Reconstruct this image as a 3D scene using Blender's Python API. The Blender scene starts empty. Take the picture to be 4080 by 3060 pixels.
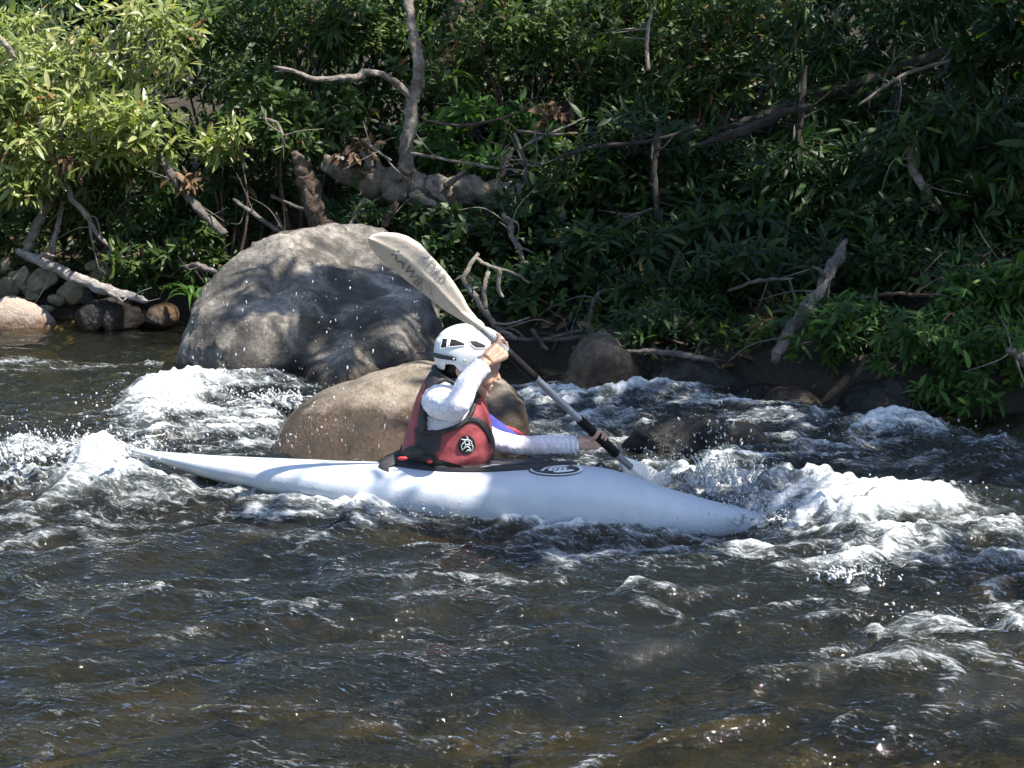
import bpy, bmesh, math, random
import numpy as np
from mathutils import Vector, Matrix
from mathutils.bvhtree import BVHTree

random.seed(7)
RNG = np.random.default_rng(11)
SC = bpy.context.scene
COL = SC.collection
PI = math.pi

# ------------------------------------------------------------------ camera, sky, sun
CAM_H = 1.58; CAM_Y = -7.0; FPX = 7000.0; CX = 2040.0; CY = 1530.0
PITCH = math.atan(1030.0 / FPX)
cam_d = bpy.data.cameras.new('camera'); cam = bpy.data.objects.new('camera', cam_d); COL.objects.link(cam)
cam.location = (0, CAM_Y, CAM_H); cam.rotation_euler = (PI/2 - PITCH, 0, 0)
cam_d.sensor_width = 36; cam_d.lens = 36 * FPX / 4080.0; cam_d.clip_end = 500; cam_d.clip_start = 0.05
SC.camera = cam

TO_SUN = Vector((0.47, -0.22, 0.86)).normalized()
SUN_EL = math.asin(TO_SUN.z); SUN_AZ = math.atan2(TO_SUN.x, TO_SUN.y)
world = bpy.data.worlds.new('World'); SC.world = world; world.use_nodes = True
wn = world.node_tree; bg = wn.nodes['Background']
sky = wn.nodes.new('ShaderNodeTexSky'); sky.sky_type = 'NISHITA'; sky.sun_disc = False
sky.sun_elevation = SUN_EL; sky.sun_rotation = SUN_AZ; sky.air_density = 1.0; sky.dust_density = 0.6
wn.links.new(sky.outputs[0], bg.inputs[0]); bg.inputs[1].default_value = 0.105
sun_d = bpy.data.lights.new('sun', 'SUN'); sun_d.energy = 5.0; sun_d.angle = math.radians(0.5); sun_d.color = (1.0, 0.94, 0.84)
sun = bpy.data.objects.new('sun', sun_d); COL.objects.link(sun)
sun.rotation_euler = TO_SUN.to_track_quat('Z', 'Y').to_euler(); sun.location = (6, -3, 14)
SC.view_settings.view_transform = 'Standard'; SC.view_settings.look = 'None'
SC.view_settings.exposure = 1.18; SC.view_settings.gamma = 1.0
SC.render.engine = 'CYCLES'
SC.cycles.use_denoising = True; SC.cycles.use_adaptive_sampling = True; SC.cycles.adaptive_threshold = 0.02
SC.cycles.max_bounces = 6; SC.cycles.diffuse_bounces = 2; SC.cycles.glossy_bounces = 3; SC.cycles.transmission_bounces = 4; SC.cycles.transparent_max_bounces = 16
SC.cycles.sample_clamp_indirect = 6.0
SC.cycles.caustics_reflective = False; SC.cycles.caustics_refractive = False

# ------------------------------------------------------------------ pixel <-> world helpers (4080x3060 frame)
_cp, _sp = math.cos(PITCH), math.sin(PITCH)
def ray(px, py):
    a = (px - CX) / FPX; b = -(py - CY) / FPX
    return np.array([a, _cp + b * _sp, -_sp + b * _cp])
def at(px, py, Y=0.0):
    r = ray(px, py); t = (Y - CAM_Y) / r[1]
    return np.array([0, CAM_Y, CAM_H]) + r * t
def ground(px, py, z=0.0):
    r = ray(px, py); t = (z - CAM_H) / r[2]
    return np.array([0, CAM_Y, CAM_H]) + r * t
def pxm(Y): return (Y - CAM_Y) / FPX      # metres for one photo pixel at that depth

# ------------------------------------------------------------------ noise
_perm = np.random.default_rng(3).permutation(256).astype(np.int64); _perm = np.concatenate([_perm, _perm, _perm])
_g3 = np.random.default_rng(4).normal(size=(256, 3)); _g3 /= np.linalg.norm(_g3, axis=1)[:, None]
def perlin(x, y, z=0.0):
    x = np.asarray(x, float); y = np.asarray(y, float); z = np.zeros_like(x) + z
    xi = np.floor(x).astype(np.int64); yi = np.floor(y).astype(np.int64); zi = np.floor(z).astype(np.int64)
    xf = x - xi; yf = y - yi; zf = z - zi
    u = xf**3*(xf*(xf*6-15)+10); v = yf**3*(yf*(yf*6-15)+10); w = zf**3*(zf*(zf*6-15)+10)
    out = 0
    for dx in (0, 1):
        wx = u if dx else 1-u
        for dy in (0, 1):
            wy = v if dy else 1-v
            for dz in (0, 1):
                wz = w if dz else 1-w
                h = _perm[_perm[_perm[(xi+dx) & 255] + ((yi+dy) & 255)] + ((zi+dz) & 255)]
                g = _g3[h]
                out = out + wx*wy*wz*(g[..., 0]*(xf-dx)+g[..., 1]*(yf-dy)+g[..., 2]*(zf-dz))
    return out * 1.6
def fbm(x, y, z=0.0, o=4, lac=2.03, gain=0.5):
    s = 0; a = 1.0; f = 1.0
    for i in range(o):
        s = s + a * perlin(x*f+i*17.3, y*f-i*9.1, np.asarray(z)*f+i*5.7); a *= gain; f *= lac
    return s
def sstep(a, b, x):
    t = np.clip((x-a)/(b-a), 0, 1); return t*t*(3-2*t)

# ------------------------------------------------------------------ mesh helpers
def mesh_from(name, V, F=None, T=None, Q=None, smooth=True):
    me = bpy.data.meshes.new(name)
    V = np.asarray(V, dtype=np.float32)
    if F is not None:
        me.from_pydata(V.tolist(), [], F)
    else:
        parts = []; tot = []
        if T is not None and len(T): parts.append(np.asarray(T, np.int32).ravel()); tot.append(np.full(len(T), 3, np.int32))
        if Q is not None and len(Q): parts.append(np.asarray(Q, np.int32).ravel()); tot.append(np.full(len(Q), 4, np.int32))
        li = np.concatenate(parts); tt = np.concatenate(tot); st = np.concatenate([[0], np.cumsum(tt)[:-1]]).astype(np.int32)
        me.vertices.add(len(V)); me.vertices.foreach_set('co', V.ravel())
        me.loops.add(len(li)); me.loops.foreach_set('vertex_index', li)
        me.polygons.add(len(tt)); me.polygons.foreach_set('loop_start', st); me.polygons.foreach_set('loop_total', tt)
        me.update(calc_edges=True)
    if smooth: me.polygons.foreach_set('use_smooth', np.ones(len(me.polygons), bool))
    me.validate()
    return me
def attr(me, name, vals):
    a = me.attributes.new(name, 'FLOAT', 'POINT'); a.data.foreach_set('value', np.asarray(vals, np.float32))
def tag(o, label=None, cat=None, group=None, kind=None):
    if label: o['label'] = label
    if cat: o['category'] = cat
    if group: o['group'] = group
    if kind: o['kind'] = kind
    return o
def empty(name, loc, label=None, cat=None, group=None):
    o = bpy.data.objects.new(name, None); o.empty_display_size = 0.1; COL.objects.link(o); o.location = loc
    return tag(o, label, cat, group)
def world_loc(o):
    l = Vector(o.location)
    while o.parent is not None:
        o = o.parent; l = l + Vector(o.location)
    return l
def obj(name, me, mat, parent=None, origin=None):
    """me holds world coordinates; origin moves the object's own origin there"""
    o = bpy.data.objects.new(name, me)
    if mat is not None:
        me.materials.clear(); me.materials.append(mat)
    COL.objects.link(o)
    if parent is not None:
        o.parent = parent
        L = world_loc(parent)
        me.transform(Matrix.Translation(-L))
    elif origin is not None:
        me.transform(Matrix.Translation(-Vector(origin))); o.location = Vector(origin)
    return o
def copy_child(src, parent, loc, rot=(0, 0, 0), scale=(1, 1, 1)):
    c = src.copy(); COL.objects.link(c); c.parent = parent; c.location = loc; c.rotation_euler = rot; c.scale = scale
    return c

class MB:
    def __init__(s): s.V = []; s.F = []; s.n = 0
    def add(s, V, F):
        V = np.asarray(V, float); s.V.append(V); s.F += [tuple(int(i)+s.n for i in f) for f in F]; s.n += len(V); return s
    def mesh(s, name, smooth=True): return mesh_from(name, np.concatenate(s.V), F=s.F, smooth=smooth)
def frames(P):
    P = np.asarray(P, float); n = len(P)
    T = np.gradient(P, axis=0); T /= np.linalg.norm(T, axis=1)[:, None] + 1e-9
    a = np.array([0, 0, 1.0]) if abs(T[0][2]) < 0.9 else np.array([1.0, 0, 0])
    N = np.cross(T[0], a); N /= np.linalg.norm(N); Ns = [N]
    for i in range(1, n):
        N = Ns[-1] - T[i]*np.dot(Ns[-1], T[i]); N /= np.linalg.norm(N)+1e-9; Ns.append(N)
    N = np.array(Ns); return T, N, np.cross(T, N)
def smooth_path(P, k=6):
    P = np.asarray(P, float)
    if len(P) < 3:
        t = np.linspace(0, 1, k+1)[:, None]; return P[0]*(1-t)+P[-1]*t
    Q = np.vstack([2*P[0]-P[1], P, 2*P[-1]-P[-2]]); out = []
    for i in range(1, len(Q)-2):
        for j in range(k):
            t = j/k; p0, p1, p2, p3 = Q[i-1], Q[i], Q[i+1], Q[i+2]
            out.append(0.5*((2*p1)+(-p0+p2)*t+(2*p0-5*p1+4*p2-p3)*t*t+(-p0+3*p1-3*p2+p3)*t**3))
    out.append(P[-1]); return np.array(out)
def tube(P, R, ns=10, cap=True, flat=1.0, jit=0.0, seed=0, nrm=None):
    P = np.asarray(P, float); n = len(P); R = np.broadcast_to(np.asarray(R, float), (n,)) if np.ndim(R) == 0 or len(R) == n else np.interp(np.linspace(0, 1, n), np.linspace(0, 1, len(R)), R)
    T, N, B = frames(P)
    if nrm is not None:
        nv = np.asarray(nrm, float); N = nv - T*(T@nv)[:, None]; N /= np.linalg.norm(N, axis=1)[:, None]; B = np.cross(T, N)
    a = np.linspace(0, 2*PI, ns, endpoint=False)
    rr = np.ones((n, ns))
    if jit:
        cx = np.cos(a)[None]*1.4; sy = np.sin(a)[None]*1.4
        l = np.concatenate([[0], np.cumsum(np.linalg.norm(np.diff(P, axis=0), axis=1))])
        rr = 1 + jit*fbm(cx+0*l[:, None], sy+0*l[:, None], (l*6)[:, None]+seed*3.7, 3)
    V = P[:, None]+ (R[:, None]*rr)[..., None]*(N[:, None]*np.cos(a)[None, :, None]*flat+B[:, None]*np.sin(a)[None, :, None])
    V = V.reshape(-1, 3); F = []
    for i in range(n-1):
        for j in range(ns):
            k = (j+1) % ns; F.append((i*ns+j, i*ns+k, (i+1)*ns+k, (i+1)*ns+j))
    if cap:
        m = len(V); V = np.vstack([V, P[0], P[-1]])
        for j in range(ns):
            k = (j+1) % ns; F.append((m, k, j)); F.append((m+1, (n-1)*ns+j, (n-1)*ns+k))
    return V, F
def ellipsoid(c, r, nu=20, nv=12, rot=None):
    V = []; F = []
    for i in range(nv+1):
        p = PI*i/nv
        for j in range(nu):
            a = 2*PI*j/nu; V.append((math.sin(p)*math.cos(a)*r[0], math.sin(p)*math.sin(a)*r[1], math.cos(p)*r[2]))
    for i in range(nv):
        for j in range(nu):
            k = (j+1) % nu; F.append((i*nu+j, (i+1)*nu+j, (i+1)*nu+k, i*nu+k))
    V = np.array(V)
    if rot is not None: V = V @ np.array(rot).T
    return V+np.asarray(c), F
def loft(rings, cap0=True, cap1=True):
    n = len(rings); ns = len(rings[0]); V = np.concatenate(rings); F = []
    for i in range(n-1):
        for j in range(ns):
            k = (j+1) % ns; F.append((i*ns+j, i*ns+k, (i+1)*ns+k, (i+1)*ns+j))
    if cap0: m = len(V); V = np.vstack([V, rings[0].mean(0)]); F += [(m, (j+1) % ns, j) for j in range(ns)]
    if cap1: m = len(V); V = np.vstack([V, rings[-1].mean(0)]); F += [(m, (n-1)*ns+j, (n-1)*ns+(j+1) % ns) for j in range(ns)]
    return V, F
def eval_mesh(o):
    dg = bpy.context.evaluated_depsgraph_get(); me = bpy.data.meshes.new_from_object(o.evaluated_get(dg)); return me
def remeshed(mb, name, voxel, sm=4, smooth_fac=0.5):
    me = mb.mesh('tmp'); o = bpy.data.objects.new('tmp', me); COL.objects.link(o)
    r = o.modifiers.new('r', 'REMESH'); r.mode = 'VOXEL'; r.voxel_size = voxel
    if sm:
        s = o.modifiers.new('s', 'SMOOTH'); s.iterations = sm; s.factor = smooth_fac
    m2 = eval_mesh(o); m2.name = name
    bpy.data.objects.remove(o); bpy.data.meshes.remove(me)
    m2.polygons.foreach_set('use_smooth', np.ones(len(m2.polygons), bool))
    return m2
def mesh_co(me):
    a = np.empty(len(me.vertices)*3, np.float32); me.vertices.foreach_get('co', a); return a.reshape(-1, 3).astype(float)
def set_co(me, V): me.vertices.foreach_set('co', np.asarray(V, np.float32).ravel()); me.update()
def bvh_of(me, off=(0, 0, 0)):
    co = mesh_co(me)+np.asarray(off); return BVHTree.FromPolygons([Vector(v) for v in co], [tuple(p.vertices) for p in me.polygons])
CAMP = Vector((0, CAM_Y, CAM_H))
def drop(bvh, p, d, lift=0.002, start=1.5):
    """lay a point on a surface along direction d"""
    d = Vector(d).normalized(); h = bvh.ray_cast(Vector(p)-d*start, d)
    if h[0] is None:
        h = bvh.find_nearest(Vector(p))
    n = h[1]
    if n.dot(d) > 0: n = -n
    return np.array(h[0]+n*lift)

# ------------------------------------------------------------------ materials
def new_mat(name):
    m = bpy.data.materials.new(name); m.use_nodes = True; nt = m.node_tree
    for n in list(nt.nodes): nt.nodes.remove(n)
    return m, nt
class NT:
    def __init__(s, nt): s.nt = nt
    def n(s, t, **kw):
        x = s.nt.nodes.new(t)
        for k, v in kw.items():
            if k.startswith('i_'):
                key = k[2:]; x.inputs[int(key) if key.isdigit() else key.replace('_', ' ')].default_value = v
            else: setattr(x, k, v)
        return x
    def l(s, a, b): s.nt.links.new(a, b)
    def math(s, op, a, b=None, c=None, clamp=False):
        x = s.n('ShaderNodeMath', operation=op); x.use_clamp = clamp
        for i, v in enumerate((a, b, c)):
            if v is None: continue
            if isinstance(v, (int, float)): x.inputs[i].default_value = v
            else: s.l(v, x.inputs[i])
        return x.outputs[0]
    def ramp(s, fac, stops, interp='LINEAR'):
        x = s.n('ShaderNodeValToRGB'); x.color_ramp.interpolation = interp; e = x.color_ramp.elements
        while len(e) < len(stops): e.new(0.5)
        for i, (p, c) in enumerate(stops):
            e[i].position = p; e[i].color = (c[0], c[1], c[2], 1) if not isinstance(c, (int, float)) else (c, c, c, 1)
        s.l(fac, x.inputs[0]); return x.outputs[0]
    def noise(s, vec, scale, detail=4, rough=0.55, dist=0.0):
        x = s.n('ShaderNodeTexNoise'); x.inputs['Scale'].default_value = scale; x.inputs['Detail'].default_value = detail
        x.inputs['Roughness'].default_value = rough; x.inputs['Distortion'].default_value = dist
        if vec is not None: s.l(vec, x.inputs['Vector'])
        return x.outputs['Fac']
    def mapping(s, vec, scale=(1, 1, 1), rot=(0, 0, 0), loc=(0, 0, 0)):
        x = s.n('ShaderNodeMapping'); x.inputs['Scale'].default_value = scale; x.inputs['Rotation'].default_value = rot; x.inputs['Location'].default_value = loc
        s.l(vec, x.inputs['Vector']); return x.outputs[0]
    def mix(s, fac, a, b, blend='MIX'):
        x = s.n('ShaderNodeMix', data_type='RGBA', blend_type=blend)
        for sock, v in ((0, fac), (6, a), (7, b)):
            if isinstance(v, (int, float)): x.inputs[sock].default_value = v
            elif isinstance(v, tuple): x.inputs[sock].default_value = (*v, 1)
            else: s.l(v, x.inputs[sock])
        return x.outputs[2]
    def bump(s, h, strength, dist, normal=None):
        x = s.n('ShaderNodeBump'); x.inputs['Strength'].default_value = strength; x.inputs['Distance'].default_value = dist
        s.l(h, x.inputs['Height'])
        if normal is not None: s.l(normal, x.inputs['Normal'])
        return x.outputs[0]
    def out(s, sh): o = s.n('ShaderNodeOutputMaterial'); s.l(sh, o.inputs[0])
def pos(N): return N.n('ShaderNodeNewGeometry').outputs['Position']
def ocoord(N): return N.n('ShaderNodeTexCoord').outputs['Object']

def plain(name, col, rough=0.5, var=0.15, scale=30, bump=0.0, spec=0.5, metal=0.0, bscale=None):
    m, nt = new_mat(name); N = NT(nt); p = ocoord(N)
    f = N.noise(p, scale, 5)
    c = N.ramp(f, [(0.3, tuple(x*(1-var) for x in col)), (0.7, tuple(min(1, x*(1+var)) for x in col))])
    b = N.n('ShaderNodeBsdfPrincipled'); N.l(c, b.inputs['Base Color']); b.inputs['Roughness'].default_value = rough
    b.inputs['Specular IOR Level'].default_value = spec; b.inputs['Metallic'].default_value = metal
    if bump: N.l(N.bump(N.noise(p, bscale or scale*3, 4), bump, 0.01), b.inputs['Normal'])
    N.out(b.outputs[0]); return m

def leaf_mat(name, stops, rough=0.48, trans=0.32, spec=0.28):
    m, nt = new_mat(name); N = NT(nt)
    a = N.n('ShaderNodeAttribute', attribute_name='rnd')
    c = N.ramp(a.outputs['Fac'], stops)
    p = pos(N); nz = N.noise(p, 60, 1)
    c2 = N.mix(N.math('MULTIPLY', nz, 0.5), c, (0.02, 0.03, 0.01))
    b = N.n('ShaderNodeBsdfPrincipled'); N.l(c2, b.inputs['Base Color']); b.inputs['Roughness'].default_value = rough; b.inputs['Specular IOR Level'].default_value = spec
    t = N.n('ShaderNodeBsdfTranslucent'); tc = N.mix(1.0, c, (1.5, 1.5, 0.6), 'MULTIPLY'); N.l(tc, t.inputs[0])
    mx = N.n('ShaderNodeMixShader'); mx.inputs[0].default_value = trans; N.l(b.outputs[0], mx.inputs[1]); N.l(t.outputs[0], mx.inputs[2])
    N.out(mx.outputs[0]); return m
LEAF_SUNLIT = leaf_mat('leaf_sunlit_yellow_green', [(0.0, (0.07, 0.11, 0.03)), (0.35, (0.20, 0.26, 0.07)), (0.75, (0.38, 0.43, 0.16)), (0.95, (0.48, 0.46, 0.22)), (1.0, (0.32, 0.18, 0.09))], rough=0.34, trans=0.36, spec=0.5)  # pale yellow-green foliage, lightened further to carry the sunlight
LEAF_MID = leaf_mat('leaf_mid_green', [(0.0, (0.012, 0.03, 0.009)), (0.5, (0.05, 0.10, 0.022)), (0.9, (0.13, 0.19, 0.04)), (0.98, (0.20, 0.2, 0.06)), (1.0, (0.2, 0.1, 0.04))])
LEAF_SHADED = leaf_mat('leaf_shaded_dark_green', [(0.0, (0.006, 0.018, 0.009)), (0.55, (0.019, 0.052, 0.014)), (0.93, (0.055, 0.12, 0.026)), (1.0, (0.14, 0.12, 0.05))], rough=0.46)  # green darkened so the thicket's shade sits in the leaf colour
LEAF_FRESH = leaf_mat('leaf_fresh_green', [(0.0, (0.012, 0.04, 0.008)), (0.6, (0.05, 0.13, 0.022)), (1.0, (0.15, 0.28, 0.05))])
LEAF_DEAD = leaf_mat('leaf_litter_brown', [(0.0, (0.06, 0.035, 0.02)), (0.6, (0.14, 0.08, 0.045)), (1.0, (0.28, 0.17, 0.1))], rough=0.7, trans=0.1)

def bark_mat(name, a, b_, c, scale=9):
    m, nt = new_mat(name); N = NT(nt); p = pos(N)
    f = N.noise(p, scale, 5, 0.65, 0.4); g = N.noise(N.mapping(p, (1, 1, 1.6), (0, .5, 0)), scale*4, 5, 0.75, 1.2)
    col = N.ramp(f, [(0.28, a), (0.5, b_), (0.7, c)])
    col = N.mix(N.ramp(g, [(0.42, 0.0), (0.62, 0.7)]), col, a)
    b = N.n('ShaderNodeBsdfPrincipled'); N.l(col, b.inputs['Base Color']); b.inputs['Roughness'].default_value = 0.85
    N.l(N.bump(g, 1.0, 0.03, N.bump(f, 0.8, 0.03)), b.inputs['Normal']); N.out(b.outputs[0]); return m
BARK_PALE = bark_mat('bark_pale_grey', (0.15, 0.12, 0.095), (0.36, 0.31, 0.26), (0.52, 0.48, 0.43))
BARK_BROWN = bark_mat('bark_brown', (0.05, 0.035, 0.025), (0.15, 0.10, 0.07), (0.26, 0.2, 0.15))
BARK_GREY = bark_mat('bark_weathered_grey', (0.07, 0.06, 0.055), (0.22, 0.19, 0.17), (0.38, 0.33, 0.29))
BARK_DARK = bark_mat('bark_dark', (0.015, 0.012, 0.010), (0.05, 0.04, 0.032), (0.11, 0.09, 0.075))  # the darkest bark tones
BARK_WHITE = bark_mat('bark_bleached', (0.22, 0.19, 0.17), (0.48, 0.44, 0.41), (0.62, 0.58, 0.55), 6)

def rock_mat(name, dark, mid, light, wet_z=0.1, moss=0.0, stain=0.5, wetcol=(0.32, 0.25, 0.2), lich=0.0):
    m, nt = new_mat(name); N = NT(nt); p = pos(N)
    f = N.noise(p, 2.6, 8, 0.62, 0.3); g = N.noise(p, 26, 6, 0.7); h = N.noise(p, 120, 3, 0.7)
    col = N.ramp(f, [(0.34, dark), (0.48, mid), (0.64, light)])
    col = N.mix(N.math('MULTIPLY', N.ramp(N.noise(p, 3.3, 6, 0.7, 0.6), [(0.47, 0.0), (0.56, 0.85)]), lich), col, tuple(x*0.6 for x in dark))
    col = N.mix(N.ramp(g, [(0.38, 0.55), (0.56, 0.0)]), col, dark)
    col = N.mix(N.math('MULTIPLY', N.ramp(N.noise(N.mapping(p, (3.5, 3.5, 0.9)), 1.2, 5, 0.6), [(0.5, 0.0), (0.66, 1.0)]), stain), col, tuple(x*0.45 for x in dark))
    col = N.mix(N.ramp(h, [(0.35, 0.35), (0.5, 0.0), (0.66, 0.0)]), col, tuple(x*0.5 for x in dark))
    if moss:
        ml = N.math('MULTIPLY', N.ramp(N.noise(p, 4.5, 5, 0.6), [(0.5, 0.0), (0.62, 1.0)]), moss); col = N.mix(ml, col, (0.10, 0.10, 0.03))
    sep = N.n('ShaderNodeSeparateXYZ'); N.l(p, sep.inputs[0])
    wz = N.math('ADD', sep.outputs[2], N.math('MULTIPLY', N.math('SUBTRACT', N.noise(p, 5, 4), 0.5), 0.22))
    wet = N.math('SUBTRACT', 1.0, N.math('MULTIPLY', N.math('SUBTRACT', wz, wet_z-0.03), 1/0.07, clamp=True), clamp=True)
    col = N.mix(wet, col, N.mix(1.0, col, wetcol, 'MULTIPLY'))
    b = N.n('ShaderNodeBsdfPrincipled'); N.l(col, b.inputs['Base Color'])
    N.l(N.math('SUBTRACT', 0.85, N.math('MULTIPLY', wet, 0.62)), b.inputs['Roughness'])
    N.l(N.bump(h, 0.7, 0.006, N.bump(g, 0.9, 0.035)), b.inputs['Normal']); N.out(b.outputs[0]); return m
ROCK_BIG = rock_mat('rock_grey_granite', (0.055, 0.052, 0.05), (0.20, 0.18, 0.16), (0.48, 0.43, 0.37), 0.12, 0.15, 0.7, lich=0.85)
ROCK_TAN = rock_mat('rock_tan', (0.19, 0.155, 0.115), (0.33, 0.275, 0.21), (0.47, 0.40, 0.32), 0.29, 0.6, 0.35, (0.25, 0.19, 0.14), lich=.45)
ROCK_PINK = rock_mat('rock_pinkish', (0.34, 0.27, 0.22), (0.46, 0.37, 0.31), (0.54, 0.45, 0.38), 0.05, 0, 0.1)
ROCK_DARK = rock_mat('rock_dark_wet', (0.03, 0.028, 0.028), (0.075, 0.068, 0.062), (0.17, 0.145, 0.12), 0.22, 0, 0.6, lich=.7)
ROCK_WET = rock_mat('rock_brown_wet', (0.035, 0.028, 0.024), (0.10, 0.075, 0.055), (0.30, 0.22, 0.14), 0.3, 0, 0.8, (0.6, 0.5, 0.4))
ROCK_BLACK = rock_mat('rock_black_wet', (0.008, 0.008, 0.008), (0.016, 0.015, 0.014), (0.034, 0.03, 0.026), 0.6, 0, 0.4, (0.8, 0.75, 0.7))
ROCK_BANK = rock_mat('rock_bank_stone', (0.17, 0.14, 0.09), (0.36, 0.3, 0.2), (0.52, 0.46, 0.34), -0.2, 0.1, 0.3)

# ------------------------------------------------------------------ terrain: river bed and far bank as one sheet
BANK = np.array([(-60, 9.0), (-9, 8.2), (-4.2, 7.5), (-3.1, 7.45), (-2.0, 6.6), (-0.9, 5.6), (-0.1, 4.7), (0.45, 4.0), (0.95, 3.3), (1.75, 2.85), (2.7, 2.45), (4.5, 2.0), (9, 1.6), (60, 1.0)])
def bank_y(x): return np.interp(x, BANK[:, 0], BANK[:, 1])
def terrain_z(x, y):
    x = np.asarray(x, float); y = np.asarray(y, float)
    d = (y-bank_y(x)-0.25*fbm(x*0.9, y*0.9, 1.0, 3))*0.82
    bed = -0.12-0.5*sstep(0, 1.3, -d)+0.09*fbm(x*0.7, y*0.7, 3.0, 4)
    near = sstep(-1.8, -3.0, y); bed = bed*(1-near)+near*(-0.19+0.09*fbm(x*1.1, y*1.6, 6, 3))
    nb = sstep(-4.0, -5.4, y); bed = bed*(1-nb)+nb*(0.02+0.05*fbm(x, y, 8, 3))
    rise = np.where(d < 5.5, 0.27*d, 1.485+0.62*(d-5.5))
    rise = np.minimum(rise, 4.6)
    bank = 0.03+0.20*sstep(0, 0.22, d)+np.maximum(rise, 0)+0.16*fbm(x*0.8, y*0.8, 9.0, 4)*sstep(0, 1, d)
    k = sstep(-0.12, 0.06, d); return bed*(1-k)+bank*k
def axis(segs):
    out = []
    for a, b, s in segs: out.append(np.arange(a, b, s))
    return np.concatenate(out+[[segs[-1][1]]])
def grid_mesh(name, X, Y, Z):
    nx, ny = len(X), len(Y); gx, gy = np.meshgrid(X, Y)
    V = np.stack([gx.ravel(), gy.ravel(), Z.ravel()], 1)
    i = np.arange(nx*ny).reshape(ny, nx)
    Q = np.stack([i[:-1, :-1].ravel(), i[:-1, 1:].ravel(), i[1:, 1:].ravel(), i[1:, :-1].ravel()], 1)
    return mesh_from(name, V, Q=Q)
tx = axis([(-90, -12, 6), (-12, -6, 0.5), (-6, 6, 0.1), (6, 12, 0.5), (12, 90, 6)])
ty = axis([(-90, -12, 6), (-12, -6, 0.5), (-6, 11, 0.1), (11, 20, 0.5), (20, 120, 5)])
gx, gy = np.meshgrid(tx, ty)
tme = grid_mesh('ground', tx, ty, terrain_z(gx, gy))
m, nt = new_mat('ground_soil_and_bed'); N = NT(nt); p = pos(N)
sep = N.n('ShaderNodeSeparateXYZ'); N.l(p, sep.inputs[0])
soil = N.ramp(N.noise(p, 3.5, 8, 0.65), [(0.3, (0.012, 0.010, 0.008)), (0.5, (0.03, 0.023, 0.016)), (0.72, (0.06, 0.045, 0.03))])
bedc = N.ramp(N.noise(p, 1.5, 6, 0.55, 0.4), [(0.38, (0.05, 0.048, 0.022)), (0.52, (0.18, 0.14, 0.06)), (0.66, (0.42, 0.28, 0.13))])
vor = N.n('ShaderNodeTexVoronoi'); vor.inputs['Scale'].default_value = 7.0; N.l(p, vor.inputs['Vector'])
vbw = N.n('ShaderNodeRGBToBW'); N.l(vor.outputs['Color'], vbw.inputs[0]); bedc = N.mix(0.5, bedc, N.mix(1.0, bedc, vbw.outputs[0], 'MULTIPLY'))
col = N.mix(N.ramp(sep.outputs[2], [(0.0, 1.0), (0.03, 0.0)]), soil, bedc)
b = N.n('ShaderNodeBsdfPrincipled'); N.l(col, b.inputs['Base Color']); b.inputs['Roughness'].default_value = 0.9
N.l(N.bump(N.noise(p, 14, 6, 0.7), 0.9, 0.05), b.inputs['Normal']); N.out(b.outputs[0])
SOIL = m
tag(obj('ground', tme, SOIL), 'dark earth river bank and stony bed under the water', 'ground', kind='structure')

# ------------------------------------------------------------------ river water
wx = axis([(-40, -9, 1.5), (-9, -5.5, 0.06), (-5.5, -3.2, 0.03), (-3.2, 3.2, 0.0115), (3.2, 6, 0.04), (6, 40, 1.5)])
wy = axis([(-4.8, -2.9, 0.05), (-2.9, 1.9, 0.0115), (1.9, 4.2, 0.019), (4.2, 9.4, 0.035)])
gx, gy = np.meshgrid(wx, wy)
def ell(px, py, rx, ry, z=0.0):
    c = ground(px, py, z); rw = rx*pxm(c[1]); y1 = ground(px, py-ry, z)[1]; y0 = ground(px, py+ry, z)[1]; return c[0], c[1], rw, max(0.03, (y1-y0)/2)
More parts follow.
